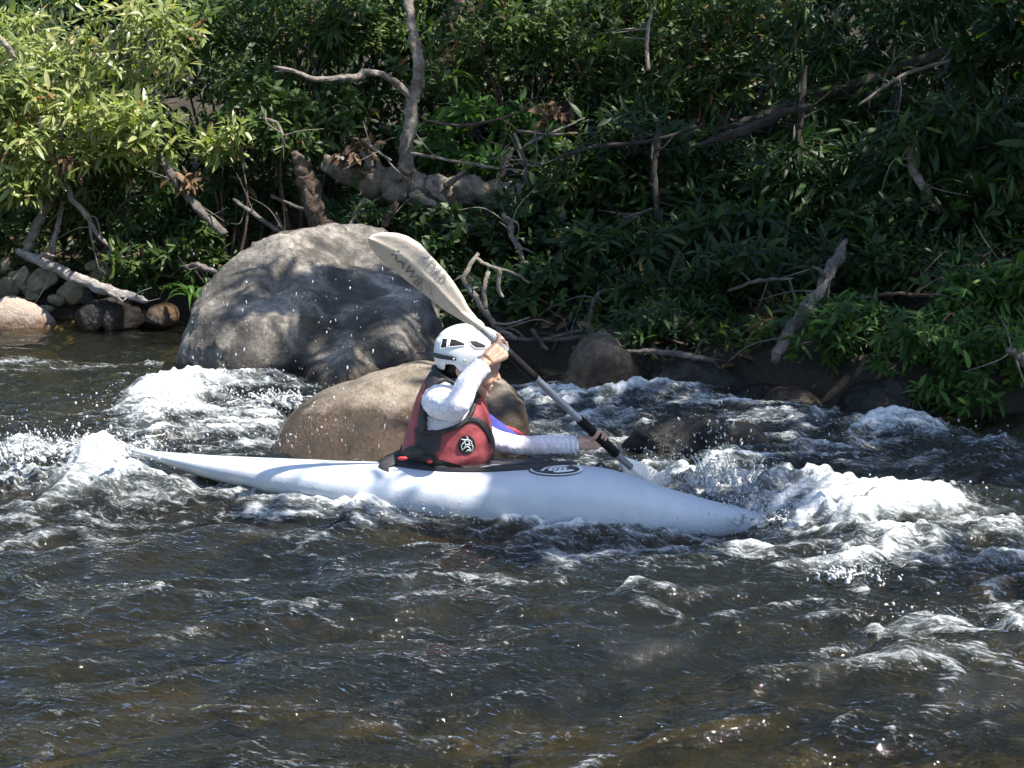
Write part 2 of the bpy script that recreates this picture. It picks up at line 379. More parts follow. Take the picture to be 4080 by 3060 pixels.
# (px, py, rx, ry, foam, height, tilt): where the photograph shows white water
FOAM = [
 (800, 2110, 700, 50, .30, 0), (300, 2170, 500, 50, .28, 0), (3300, 2250, 600, 60, .32, 0), (3700, 2450, 400, 50, .33, 0), (3500, 2700, 400, 50, .28, 0), (1500, 2210, 500, 40, .24, 0), (2300, 2250, 500, 35, .28, 0), (1000, 2430, 600, 35, .22, 0), (2700, 2450, 500, 40, .2, 0), (300, 2350, 400, 25, .25, 0), (1800, 2330, 400, 25, .2, 0),
 (100, 1850, 190, 55, .7, 0.07), (330, 1850, 210, 55, .75, 0.07), (60, 1960, 260, 60, .45, .03), (300, 2010, 330, 50, .45, 0.02), (650, 2020, 330, 40, .35, 0.02),
 (680, 1640, 190, 85, 1.3, 0.055), (860, 1600, 190, 40, .9, 0.04), (880, 1740, 260, 75, .85, 0.03), (1060, 1700, 130, 110, .75, 0.02), (620, 1760, 180, 60, .8, 0.03), (1090, 1560, 120, 35, .75, 0.05),
 (100, 1470, 260, 18, .75, 0.04), (420, 1480, 300, 18, .6, 0.03), (620, 1490, 60, 22, .6, 0.03), (850, 1530, 200, 25, .5, 0.0), (150, 1290, 260, 9, .35, 0), (500, 1320, 80, 10, .35, 0), (60, 1415, 120, 18, .35, .02),
 (2230, 1630, 190, 45, 1.1, 0.05), (2520, 1635, 230, 40, 1.2, 0.08), (2400, 1720, 330, 60, .72, 0.02), (2300, 1800, 260, 60, .62, 0.0), (2830, 1665, 260, 26, 1.0, 0.03), (3120, 1720, 230, 28, .85, 0.05),
 (3300, 1800, 260, 60, .55, 0.0), (3480, 1740, 200, 28, .85, 0.07), (3660, 1745, 200, 30, .85, 0.06), (3950, 1790, 200, 25, .6, 0.03), (3150, 1850, 400, 40, .55, 0.0), (3600, 1860, 400, 35, .45, 0.0), (3900, 1890, 300, 30, .4, 0),
 (2640, 1860, 200, 50, .8, 0.0), (2870, 1920, 250, 60, 1.05, 0.02), (2700, 2000, 250, 50, 1.0, 0.02), (3130, 2030, 240, 60, .95, 0.03), (3300, 1990, 300, 45, .9, 0.02), (3350, 2090, 360, 60, 1.05, 0.03), (3650, 2090, 330, 55, .9, 0.03), (3480, 2190, 330, 55, .85, 0.02), (3900, 2140, 290, 50, .8, 0.02), (3980, 2250, 220, 45, .8, 0.02), (3700, 2290, 240, 40, .55, .04), (3950, 2330, 160, 30, .5, 0.02),
 (1560, 2060, 170, 35, .9, 0.02), (1800, 2095, 160, 22, .6, 0.02), (2250, 2140, 330, 28, .7, 0.01), (2650, 2165, 320, 28, .65, 0.0), (2900, 2220, 260, 35, .5, 0.0), (2080, 2170, 260, 30, .35, 0),
 (2640, 2370, 90, 35, .6, 0.05), (3380, 2260, 90, 50, .85, 0.05), (3480, 2330, 50, 40, .6, 0.02), (3650, 2510, 110, 50, .55, 0.04), (3430, 2500, 60, 30, .55, .02), (3990, 2480, 90, 80, .75, 0.04), (4050, 2580, 60, 60, .7, .03), (3850, 2560, 160, 35, .4, 0.02),
 (450, 2080, 300, 30, .5, 0.02), (1000, 2110, 240, 40, .42, 0.03), (700, 2090, 260, 35, .5, 0.03), (1500, 2150, 300, 40, .35, 0.0), (250, 2230, 260, 20, .3, 0.02), (1260, 2480, 60, 22, .5, 0.02), (640, 2420, 160, 14, .4, 0.02), (100, 2450, 110, 12, .4, 0.02), (2040, 2520, 120, 20, .35, .02), (3300, 2620, 120, 50, .35, 0.02), (3520, 2690, 130, 20, .35, 0.01), (3700, 2820, 240, 20, .35, 0.02), (820, 2640, 40, 18, .45, .02),
]
foam = np.zeros_like(gx); hump = np.zeros_like(gx)
warpx = 0.13*fbm(gx*2.2, gy*2.2, 21, 3); warpy = 0.10*fbm(gx*2.2, gy*2.2, 33, 3)
def addf(cx, cy, rx, ry, a, h, sl=0.22):
    # wakes trail down-river and towards the viewer: shear the patch a little
    dx = (gx+warpx-cx); dy = (gy+warpy-cy)+sl*dx*(1 if abs(rx) > 0.12 else 0)*0.5
    e = np.exp(-((dx/rx)**2+(dy/ry)**2)*0.9); foam[...] = np.maximum(foam, a*e)+0.25*np.minimum(foam, a*e); hump[...] += h*e
for px, py, rx, ry, a, h in FOAM:
    if py > 2200: h *= .3; rx *= 1.15
    if px > 2600 and 1840 < py <= 2200: h *= .35
    if px > 3350 and py < 1840: h *= .5
    if px < 700 and 1800 < py < 2050: h *= .45
    addf(*ell(px, py, rx, ry), a, h)
# stern plume and bow wave
for cx, cy, rx, ry, a, h in ((-1.73, 0.11, 0.20, 0.15, 1.4, 0.15), (-2.1, 0.14, 0.22, 0.18, 1.0, 0.10), (-1.60, -0.02, 0.15, 0.13, 1.2, 0.14), (-1.2, -.16, .28, .14, .55, .07), (-.85, -.26, .25, .10, .5, .015), (-1.9, -0.25, 0.35, 0.2, 0.5, 0.05),
                             (1.20, 0.10, 0.22, 0.14, 1.2, 0.03), (1.4, -0.08, 0.32, 0.2, 1.0, .015), (0.75, 0.42, 0.22, 0.2, 0.9, 0.03), (-0.55, -0.33, 0.18, 0.10, 0.9, 0.025)):
    addf(cx, cy, rx, ry, a, h, 0.0)
hbw = 0.25*np.sqrt(np.clip(1-((gx-0.05)/1.2)**2, 0, 1)); foam += 0.62*np.exp(-((gy+hbw+0.03)/0.055)**2)*sstep(-1.0, -.6, gx)*sstep(1.25, .9, gx)*(0.6+0.8*np.clip(fbm(gx*5, gy*3, 71, 2), -.7, 1))
turb = np.clip(0.30+0.9*foam, 0, 1.3)
calm = sstep(3.4, 5.0, gy)*sstep(-0.6, -1.4, gx); turb *= 1-0.55*calm
# the stern rides over a trough, the bow digs into a rise
trough = 0.035*np.exp(-(((gx+0.75)/0.45)**2+((gy+0.15)/0.45)**2))+-0.022*np.exp(-(((gx-0.1)/0.8)**2+((gy+0.3)/0.35)**2))-0.045*np.exp(-(((gx-0.85)/0.32)**2+((gy+0.15)/0.25)**2))
sx, sy = gx*0.85+gy*0.25, gy-0.28*gx
big = 0.082*fbm(sx*0.75+3, sy*1.15, 2.0, 2)+0.052*(1-np.abs(perlin(sx*0.62+warpx*2, sy*2.1+warpy*3, 17.0))*1.8)
slick = 0.48+0.95*sstep(-0.35, 0.55, fbm(sx*0.75+9, sy*1.9, 61, 3))+0.5*np.clip(foam, 0, 1)
r1 = 1-np.abs(perlin(sx*1.7+warpx*4, sy*3.1+warpy*4, 5.0))*1.7
r2 = 1-np.abs(perlin(sx*3.6+warpx*6, sy*6.2+warpy*6, 8.0))*1.7
r3 = fbm(sx*8, sy*14, 11.0, 2)
r4 = fbm(sx*19, sy*31, 13.0, 2)
cal2 = 1-0.6*calm
zz = big*cal2+(0.040*r1*(0.65+turb)+0.027*r2*(0.65+turb))*cal2*0.72+(0.0076*r3*(0.75+1.0*turb)+0.0026*r4*(0.75+turb))*cal2*slick+hump+trough-0.035
lump = np.abs(fbm(gx*11, gy*11, 41, 3)); lump2 = np.abs(fbm(gx*27, gy*27, 47, 2))
fm = np.clip(foam, 0, 1.3); zz += fm*(0.024*lump+0.011*lump2)
crest = np.clip((r1-0.55)*2.4, 0, 1)*np.clip((r2-0.35)*1.5, 0, 1)
foam_glint = foam*(0.78+0.5*fbm(sx*2.5, sy*5.5, 51, 3))+0.46*crest*(1-0.6*calm)*(0.6+turb)  # crest flecks: foam, plus sun glints painted as white foam
hull_in = ((np.abs(gy+0.0) < 0.17*np.clip(1-((gx+0.05)/1.1)**2, 0, 1)**0.5))
zz = np.where(hull_in, np.minimum(zz, 0.0), zz)
bedz = terrain_z(gx, gy)
wme = grid_mesh('river_water', wx, wy, zz)
attr(wme, 'foam', np.clip(foam_glint, 0, 1.6).ravel()); attr(wme, 'depth', np.clip(zz-bedz, 0, 3).ravel())
def water_height(x, y):
    j = np.clip(np.searchsorted(wx, x), 0, len(wx)-1); i = np.clip(np.searchsorted(wy, y), 0, len(wy)-1); return zz[i, j]
m, nt = new_mat('river_water'); N = NT(nt); p = pos(N)
fo = N.n('ShaderNodeAttribute', attribute_name='foam').outputs['Fac']; de = N.n('ShaderNodeAttribute', attribute_name='depth').outputs['Fac']
rot = N.mapping(p, (1, 1, 1), (0, 0, 0.28)); st = N.mapping(rot, (0.75, 1.5, 1.0))
n1 = N.noise(st, 16, 2, 0.55, 0.6); n2 = N.noise(st, 48, 2, 0.6, 0.4); n3 = N.noise(p, 150, 2, 0.6)
bmp = N.bump(n2, 0.6, 0.012, N.bump(n1, 0.68, 0.03))
st2 = N.mapping(rot, (0.42, 1.9, 1.0)); fn1 = N.noise(st2, 7.5, 5, 0.68, 1.1); fn2 = N.noise(st2, 36, 3, 0.72, 0.8)
voe = N.n('ShaderNodeTexVoronoi', feature='DISTANCE_TO_EDGE'); voe.inputs['Scale'].default_value = 17.0
wv = N.n('ShaderNodeVectorMath', operation='ADD'); N.l(st, wv.inputs[0])
nzc = N.n('ShaderNodeTexNoise'); nzc.inputs['Scale'].default_value = 12; N.l(p, nzc.inputs['Vector']); sv = N.n('ShaderNodeVectorMath', operation='SCALE'); N.l(nzc.outputs['Color'], sv.inputs[0]); sv.inputs['Scale'].default_value = 0.16; N.l(sv.outputs[0], wv.inputs[1]); N.l(wv.outputs[0], voe.inputs['Vector'])
net = N.math('SUBTRACT', 0.42, N.math('MULTIPLY', voe.outputs['Distance'], 2.6))
fsum = N.math('ADD', N.math('ADD', N.math('MULTIPLY', fo, 0.92), N.math('MULTIPLY', N.math('SUBTRACT', fn1, 0.5), 1.9)), N.math('ADD', N.math('MULTIPLY', N.math('SUBTRACT', fn2, 0.5), 1.5), N.math('MULTIPLY', net, 0.45)))
fsum = N.math('ADD', fsum, N.math('MULTIPLY', N.math('SUBTRACT', n3, 0.5), 0.5))
fac = N.math('MULTIPLY', N.math('SUBTRACT', fsum, 0.47), 1/0.85, clamp=True)
fac = N.math('MULTIPLY', fac, N.math('MULTIPLY', fo, 6.0, clamp=True))
fr = N.n('ShaderNodeFresnel'); fr.inputs['IOR'].default_value = 1.33; N.l(bmp, fr.inputs['Normal'])
gl = N.n('ShaderNodeBsdfGlossy'); gl.inputs['Roughness'].default_value = 0.035; gl.inputs['Color'].default_value = (1, 1, 1, 1); N.l(bmp, gl.inputs['Normal'])
comb = N.n('ShaderNodeCombineColor')
for i, k in enumerate((1.2, 1.3, 2.6)):
    N.l(N.math('EXPONENT', N.math('MULTIPLY', de, -k)), comb.inputs[i])
tr = N.n('ShaderNodeBsdfTransparent'); N.l(comb.outputs[0], tr.inputs[0])
df = N.n('ShaderNodeBsdfDiffuse'); df.inputs[0].default_value = (0.010, 0.0125, 0.0075, 1); N.l(bmp, df.inputs['Normal'])
aer = N.math('MULTIPLY', N.math('SUBTRACT', N.math('ADD', fo, N.math('MULTIPLY', N.math('SUBTRACT', fn1, 0.5), 0.8)), 0.36), 1.3, clamp=True)
N.l(N.mix(aer, (0.015, 0.017, 0.013), (0.25, 0.28, 0.28)), df.inputs[0])
murk = N.math('SUBTRACT', 1.0, N.math('EXPONENT', N.math('MULTIPLY', de, -1.1)))
body = N.n('ShaderNodeMixShader'); N.l(N.math('MAXIMUM', murk, aer), body.inputs[0]); N.l(tr.outputs[0], body.inputs[1]); N.l(df.outputs[0], body.inputs[2])
wat = N.n('ShaderNodeMixShader'); N.l(fr.outputs[0], wat.inputs[0]); N.l(body.outputs[0], wat.inputs[1]); N.l(gl.outputs[0], wat.inputs[2])
fw = N.n('ShaderNodeBsdfPrincipled'); fw.inputs['Roughness'].default_value = 0.45
fc = N.ramp(fac, [(0.0, (0.28, 0.31, 0.34)), (0.9, (0.74, 0.76, 0.78))]); N.l(fc, fw.inputs['Base Color'])
N.l(N.bump(n3, 0.5, 0.006, N.bump(fn2, 0.9, 0.02)), fw.inputs['Normal'])
fin = N.n('ShaderNodeMixShader'); N.l(fac, fin.inputs[0]); N.l(wat.outputs[0], fin.inputs[1]); N.l(fw.outputs[0], fin.inputs[2])
N.out(fin.outputs[0])
tag(obj('river_water', wme, m), 'dark rushing river water with white rapids around the kayak', 'river', kind='structure')

# ------------------------------------------------------------------ rocks
def ico(sub):
    bm = bmesh.new(); bmesh.ops.create_icosphere(bm, subdivisions=sub, radius=1.0)
    V = np.array([v.co[:] for v in bm.verts]); F = np.array([[v.index for v in f.verts] for f in bm.faces]); bm.free(); return V, F
ICO = {k: ico(k) for k in (2, 3, 4, 5, 6)}
def poly_radius(poly, c):
    P = np.asarray(poly, float)-np.asarray(c); a = np.arctan2(P[:, 1], P[:, 0]); r = np.hypot(P[:, 0], P[:, 1])
    o = np.argsort(a); a = a[o]; r = r[o]; return np.concatenate([a-2*PI, a, a+2*PI]), np.concatenate([r, r, r])
def rock_sil(name, poly_px, Y, depth, mat, label, sub=5, rough=0.05, seed=0, c_px=None, power=0.8, bumps=(), group=None, facets=14, fs=0.16, lean=0.0):
    poly = np.array([at(x, y, Y)[[0, 2]] for x, y in poly_px])
    c = at(*c_px, Y)[[0, 2]] if c_px else poly.mean(0)
    A, Rr = poly_radius(poly, c)
    V, F = ICO[sub]; th = np.arctan2(V[:, 2], V[:, 0]); s = np.hypot(V[:, 0], V[:, 2]); r = np.interp(th, A, Rr)
    rad = np.sign(s)*np.abs(s)**power
    W = np.stack([c[0]+r*rad*np.cos(th), Y+depth*np.sign(V[:, 1])*np.abs(V[:, 1])**power, c[1]+r*rad*np.sin(th)], 1)
    sc = float(np.mean(Rr)); d = V/np.linalg.norm(V, axis=1)[:, None]
    n = fbm(W[:, 0]*1.6/sc*0.5+seed, W[:, 1]*1.6/sc*0.5, W[:, 2]*1.6/sc*0.5, 5, gain=0.48)
    rid = 1-np.abs(fbm(W[:, 0]*1.1/sc+seed*2, W[:, 1]*1.1/sc, W[:, 2]*1.1/sc+4, 3))*1.6
    W += d*(sc*(rough*n*(1.0-0.5*s**4)+rough*0.7*(rid-0.4)*(1-s**4)))[:, None]
    rg = np.random.default_rng(int(seed*10)+1); cc = np.array([c[0], Y, c[1]])
    for _ in range(facets):
        nn = rg.normal(size=3); nn[1] = -abs(nn[1])-.75; nn /= np.linalg.norm(nn); q = (W-cc)@nn; cut = q.max()*(1-fs*rg.uniform(.35, 1.0)); W -= nn*(np.maximum(0, q-cut)*.9)[:, None]
    for bx, by, br, bh in bumps:
        q = at(bx, by, Y-depth*0.9); rr = br*pxm(Y)
        g = np.exp(-(((W[:, 0]-q[0])**2+(W[:, 2]-q[2])**2)/(rr*rr)))*(V[:, 1] < 0.2); W[:, 1] -= bh*g
    W[:, 1] += lean*(W[:, 2]-0.25)
    nf = fbm(W[:, 0]*5/sc+seed, W[:, 1]*5/sc, W[:, 2]*5/sc, 4, gain=.55); W += d*(sc*rough*.35*nf)[:, None]
    me = mesh_from(name, W, T=F)
    o = obj(name, me, mat, origin=(c[0], Y, poly[:, 1].min()))
    return tag(o, label, 'boulder' if 'boulder' in name else 'stone', group)
BIG = [(735, 1560), (737, 1480), (755, 1340), (788, 1235), (840, 1135), (905, 1052), (1000, 988), (1150, 946), (1290, 918), (1420, 912), (1500, 930), (1580, 985), (1650, 1070), (1705, 1170), (1745, 1270), (1765, 1400), (1755, 1560), (1500, 1680), (1000, 1660)]
rock_sil('boulder', BIG, 4.15, 0.75, ROCK_BIG, 'huge grey dappled boulder rising behind the kayaker', 6, 0.11, 3, (1230, 1380), 0.72, lean=.85, facets=26, fs=.22,
         bumps=((1590, 1340, 130, 0.26), (1360, 1530, 150, 0.30), (1140, 1520, 100, -0.18), (1330, 1180, 200, -0.12), (850, 1300, 150, 0.10), (1050, 1170, 45, -0.12), (1230, 1370, 90, -0.14), (1480, 1450, 60, -0.12), (950, 1450, 120, .10)))
FLAT = [(1085, 1900), (1105, 1760), (1150, 1660), (1230, 1600), (1400, 1540), (1560, 1490), (1720, 1470), (1900, 1480), (2010, 1530), (2080, 1600), (2105, 1680), (2100, 1780), (2090, 1920), (1600, 1990)]
rock_sil('boulder', FLAT, 1.35, 0.5, ROCK_TAN, 'smooth tan boulder with a wet brown base right behind the kayaker', 5, 0.04, 9, (1620, 1740), 0.8, lean=.6)
rock_sil('boulder', [(-260, 1295), (-200, 1215), (0, 1192), (110, 1200), (170, 1225), (215, 1262), (235, 1288), (0, 1300), (-200, 1300)], 7.0, 0.13, ROCK_PINK, 'flat pinkish rock slab at the left edge of the river', 5, 0.018, 15, (0, 1262), 0.85, facets=5, fs=.1, lean=.25)
rock_sil('boulder', [(285, 1270), (330, 1225), (400, 1195), (470, 1190), (540, 1205), (585, 1230), (590, 1275), (430, 1300)], 6.9, 0.3, ROCK_DARK, 'low dark grey boulder under the bleached log', 5, 0.06, 21, (440, 1250))
rock_sil('boulder', [(585, 1275), (595, 1230), (630, 1212), (670, 1210), (700, 1228), (708, 1275), (650, 1300)], 6.7, 0.22, ROCK_WET, 'small round brown boulder left of the huge boulder', 4, 0.05, 25, (648, 1255))
rock_sil('boulder', [(2265, 1640), (2275, 1480), (2310, 1400), (2365, 1348), (2420, 1345), (2490, 1395), (2545, 1470), (2575, 1560), (2580, 1660), (2420, 1700)], 2.95, 0.4, ROCK_WET, 'wet brown boulder at the right bank beyond the paddle shaft', 5, 0.22, 31, (2420, 1540))
rock_sil('boulder', [(2560, 1660), (2590, 1500), (2680, 1455), (2790, 1462), (2900, 1490), (2990, 1545), (3000, 1660), (2700, 1690)], 3.05, 0.3, ROCK_BLACK, 'added black rock in place of the shaded bank beside the brown boulder', 5, 0.24, 35, (2720, 1560))  # black rock added where the bank foot lies in shade
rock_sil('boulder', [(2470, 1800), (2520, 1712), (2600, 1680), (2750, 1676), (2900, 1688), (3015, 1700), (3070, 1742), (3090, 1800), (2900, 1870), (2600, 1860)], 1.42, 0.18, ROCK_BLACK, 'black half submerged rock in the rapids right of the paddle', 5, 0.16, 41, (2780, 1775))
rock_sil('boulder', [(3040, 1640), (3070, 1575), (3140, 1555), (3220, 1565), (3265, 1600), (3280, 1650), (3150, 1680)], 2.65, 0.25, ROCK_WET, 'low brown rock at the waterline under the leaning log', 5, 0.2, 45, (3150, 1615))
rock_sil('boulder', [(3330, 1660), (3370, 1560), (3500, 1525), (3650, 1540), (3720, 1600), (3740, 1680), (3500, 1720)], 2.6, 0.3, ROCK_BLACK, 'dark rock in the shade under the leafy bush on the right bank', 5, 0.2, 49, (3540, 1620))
STONES = [(165, 1118, 50, 44, 'round pale stone under the upper end of the bleached log'), (285, 1165, 40, 50, 'tall pale stone below the middle of the bleached log'), (225, 1195, 26, 20, 'small cream stone between two pale stones under the log'),
 (120, 1180, 24, 18, 'small tan stone beside the round pale stone'), (30, 1150, 38, 34, 'grey stone at the left edge above the pink slab'), (85, 1120, 26, 50, 'mossy upright stone left of the round pale stone'),
 (400, 1110, 42, 36, 'pale angular stone behind the bleached log'), (380, 1058, 34, 18, 'flat cream stone above the bleached log'), (70, 1095, 28, 16, 'thin pale stone on the left bank'), (185, 1230, 24, 12, 'flat grey stone at the waterline by the pink slab'),
 (350, 1190, 26, 26, 'dark brown stone under the bleached log beside the tall pale stone'), (20, 1060, 30, 26, 'blue grey stone at the left picture edge by the log stub'), (470, 1010, 60, 36, 'dark mossy stone on the bank above the log'), (545, 1055, 46, 30, 'dark stone on the bank right of the log'),
 (250, 1085, 30, 18, 'grey stone wedged against the bleached log from above')]
for i, (x, y, rx, ry, lab) in enumerate(STONES):
    a = np.linspace(0, 2*PI, 10, endpoint=False); rr = 1+0.18*np.sin(a*2+i)+0.10*np.cos(a*3+2*i)
    Y = 7.2+(1290-y)*0.0022
    rock_sil('bank_stone', [(x+1.2*rx*r*math.cos(t), y-1.2*ry*r*math.sin(t)) for t, r in zip(a, rr)], Y, rx*pxm(Y)*1.1, ROCK_BANK if 'dark' not in lab else ROCK_DARK, lab, 4, 0.2, i*2.3, (x, y), 0.8, group='stones on the left bank', facets=10, fs=.35)

# ------------------------------------------------------------------ dead wood and trunks
def wpath(pts, k=10): return smooth_path([at(*q) for q in pts], k)
def wood_mesh(name, pts, R, mat, parent=None, seed=0, jit=0.16, ns=12, origin=None):
    P = wpath(pts); Rm = np.interp(np.linspace(0, 1, len(P)), np.linspace(0, 1, len(R)), R)*np.array([pxm(p[1]) for p in P])
    l = np.linspace(0, 1, len(P)); P = P+np.stack([fbm(l*9+seed, l*0+seed, 1, 2), fbm(l*9+seed, l*0+seed+9, 2, 2), fbm(l*9+seed+5, l*0, 3, 2)], 1)*(Rm*0.5)[:, None]
    V, F = tube(P, Rm, ns+6, True, jit=jit, seed=seed)
    rv = np.concatenate([np.repeat(Rm, ns+6), Rm[:1], Rm[-1:]]); V = V+np.stack([fbm(V[:, 0]*22, V[:, 1]*22, V[:, 2]*22+i*7, 3) for i in range(3)], 1)*(rv*.30)[:, None]
    return obj(name, mesh_from(name, V, F=F), mat, parent, origin)
def wood(name, label, cat, pts, R, mat, subs=(), seed=0, jit=0.16, group=None, subname='branch', twigs=None):
    base = at(*max(pts, key=lambda q: q[1]))
    if twigs is None: twigs = 0 if cat in ('post', 'stump', 'trunk') else 4
    if not subs and not twigs:
        return tag(wood_mesh(name, pts, R, mat, None, seed, jit, origin=base), label, cat, group)
    r = empty(name, base, label, cat, group)
    wood_mesh('stem', pts, R, mat, r, seed, jit)
    rg = np.random.default_rng(seed+700); P = wpath(pts)
    for j in range(twigs):                      # fine side shoots
        q = P[rg.integers(len(P)//5, len(P)-1)]; d = np.array([rg.normal(), rg.normal()*.5-.3, rg.normal()*.8+.2]); d /= np.linalg.norm(d); l = rg.uniform(.12, .42)
        w_ = smooth_path([q, q+d*l*.5+rg.normal(0, .025, 3), q+d*l+rg.normal(0, .05, 3)+[0, 0, -.03]], 5); V_, F_ = tube(w_, [.0065, .0045, .0015], 6); obj('twig', mesh_from('twig', V_, F=F_), mat, r)
    for i, (sp, sr) in enumerate(subs): wood_mesh(subname, sp, sr, mat, r, seed+i+1, jit, 8)
    return r
def y3(l, Y): return [(x, y, Y) for x, y in l]
wood('fallen_log', 'bleached white log slanting down to the water on the left bank', 'log', [(72, 1003, 7.1), (180, 1050, 7.0), (300, 1105, 6.85), (430, 1160, 6.7), (540, 1185, 6.6), (585, 1200, 6.55)], [15, 20, 21, 22, 16, 8], BARK_WHITE,
     [(([(150, 1030, 7.0), (175, 1010, 6.95), (215, 1020, 6.9)]), [7, 6, 3]), (([(430, 1165, 6.65), (470, 1188, 6.55), (490, 1205, 6.5)]), [8, 7, 3])], 1)
wood('leaning_sapling', 'slender pale leaning trunk standing on the bleached log', 'trunk', [(100, 1005, 7.1), (135, 925, 7.15), (175, 850, 7.2), (225, 760, 7.25), (245, 690, 7.3)], [16, 18, 17, 16, 13], BARK_PALE, seed=2)
wood('thin_stem', 'thin upright stem beside the leaning trunk on the left bank', 'stem', [(205, 1035, 7.1), (215, 960, 7.1), (235, 880, 7.15), (250, 800, 7.2)], [11, 11, 10, 8], BARK_PALE, seed=3)
wood('crooked_branch', 'crooked thin branch hanging down right of the leaning trunk', 'branch', [(258, 690, 7.0), (285, 790, 7.0), (345, 855, 6.95), (372, 910, 6.95), (430, 975, 6.9), (492, 1028, 6.9)], [10, 11, 11, 9, 8, 6], BARK_PALE, seed=4)
wood('dead_pole', 'straight grey dead pole leaning towards the huge boulder', 'branch', [(655, 650, 6.9), (700, 720, 6.85), (790, 830, 6.75), (895, 935, 6.65)], [14, 16, 16, 17], BARK_GREY, seed=5)
wood('dead_stick', 'thin grey stick right of the dead pole above the boulder', 'branch', [(930, 795, 6.7), (1010, 850, 6.6), (1100, 915, 6.5), (1170, 955, 6.4)], [7, 8, 8, 6], BARK_GREY, seed=6)
wood('twig', 'dark twig lying on the bank right of the bleached log', 'branch', [(520, 955, 7.6), (580, 1000, 7.5), (650, 1035, 7.4), (700, 1060, 7.35)], [9, 8, 7, 5], BARK_BROWN, seed=7)
wood('drift_branch', 'short grey piece of driftwood beside the top of the huge boulder', 'branch', [(735, 1065, 6.5), (790, 1060, 6.4), (860, 1085, 6.3)], [10, 14, 9], BARK_GREY, seed=8)
wood('broken_stump', 'dark broken stump with a sunlit splintered top behind the boulder', 'stump', [(1290, 940, 6.3), (1260, 850, 6.35), (1235, 740, 6.4), (1210, 670, 6.4), (1172, 605, 6.4)], [48, 40, 36, 34, 12], BARK_BROWN, seed=9, jit=0.3)
wood('dead_log', 'knotty horizontal dead log lying across the bank behind the boulder', 'log',
     [(1300, 650, 6.7), (1370, 672, 6.65), (1480, 710, 6.6), (1600, 745, 6.55), (1760, 765, 6.5), (1900, 760, 6.5), (2060, 770, 6.55), (2160, 740, 6.7)], [34, 52, 62, 66, 52, 46, 42, 22], BARK_PALE,
     [([(1420, 690, 6.5), (1470, 650, 6.35), (1440, 600, 6.3)], [22, 18, 7]), ([(1590, 720, 6.4), (1600, 665, 6.3), (1625, 690, 6.25)], [16, 13, 8]), ([(1650, 770, 6.35), (1700, 800, 6.25), (1775, 828, 6.2)], [20, 15, 6]),
      ([(1780, 740, 6.4), (1830, 700, 6.3), (1850, 680, 6.25)], [14, 10, 5]), ([(1700, 730, 6.35), (1740, 775, 6.25), (1780, 800, 6.2)], [18, 14, 7]), ([(2100, 765, 6.5), (2220, 700, 6.5), (2310, 620, 6.5)], [24, 18, 9])], 10, 0.34, subname='branch_stub')
wood('dead_log_prop', 'mossy short post under the knotty dead log above the boulder', 'post', [(1405, 910, 6.2), (1430, 850, 6.25), (1455, 800, 6.3)], [20, 19, 16], BARK_PALE, seed=16)
wood('mossy_post', 'thin mossy post right of the post under the dead log', 'post', [(1530, 900, 6.2), (1560, 840, 6.25), (1580, 805, 6.3)], [15, 14, 10], BARK_BROWN, seed=17)
wood('fallen_twig', 'long straight bare twig running right from the curved tree', 'branch', [(1640, 610, 6.1), (1800, 640, 6.05), (1950, 665, 6.0), (2080, 680, 6.0)], [6, 6, 5, 3], BARK_PALE, seed=18)
wood('broken_branch', 'short broken branch stub standing over the dead log', 'branch', [(1995, 710, 6.2), (2015, 650, 6.2), (2045, 590, 6.2)], [12, 12, 7], BARK_GREY, seed=19)
wood('tangled_branch', 'tangle of bare grey twigs beside the dead log', 'branch', [(2050, 530, 5.9), (2090, 640, 5.9), (2100, 720, 5.9), (2160, 780, 5.9), (2250, 822, 5.9)], [7, 8, 8, 6, 4], BARK_GREY,
     [([(2070, 600, 5.9), (2130, 560, 5.85), (2220, 520, 5.9), (2330, 470, 5.95)], [6, 6, 5, 3]), ([(2090, 650, 5.9), (2140, 660, 5.85), (2180, 600, 5.9)], [6, 5, 3]), ([(2130, 520, 5.85), (2140, 600, 5.85), (2130, 665, 5.85)], [5, 5, 4]), ([(2060, 520, 5.9), (2180, 535, 5.85), (2300, 530, 5.9)], [6, 5, 3])], 20)
wood('hanging_branch', 'pale kinked branch hanging in the dark right of the dead log', 'branch', [(2005, 850, 5.4), (2035, 900, 5.35), (2040, 945, 5.3), (2070, 990, 5.3), (2085, 1040, 5.3)], [9, 12, 11, 10, 8], BARK_PALE, [([(2055, 985, 5.3), (2090, 992, 5.28), (2130, 1010, 5.28)], [6, 5, 3])], 24)
wood('forked_branch', 'pale zigzag dead branch forking just above the raised hand', 'branch', [(1905, 1010, 4.3), (1860, 1080, 4.25), (1850, 1120, 4.2), (1890, 1180, 4.15), (1940, 1250, 4.1), (1990, 1310, 4.05), (2060, 1350, 4.0)], [7, 9, 10, 11, 12, 10, 6], BARK_PALE,
     [([(1945, 1080, 4.2), (1930, 1150, 4.15), (1935, 1230, 4.1)], [9, 9, 9]), ([(1890, 1030, 4.3), (1950, 1060, 4.25), (1990, 1080, 4.2), (1985, 1150, 4.2), (2005, 1185, 4.2)], [8, 7, 8, 9, 5]), ([(1950, 1060, 4.25), (2050, 1090, 4.3), (2110, 1130, 4.35)], [6, 6, 4]), ([(1975, 1290, 4.05), (2030, 1290, 4.0), (2110, 1265, 4.0)], [6, 5, 3])], 27)
wood('shaded_branch', 'grey bent branch lying in the shade right of the paddle', 'branch', [(2340, 1330, 4.2), (2370, 1200, 4.3), (2400, 1170, 4.35), (2500, 1140, 4.4), (2620, 1115, 4.5), (2820, 1098, 4.6)], [10, 11, 12, 13, 9, 5], BARK_GREY, seed=33)
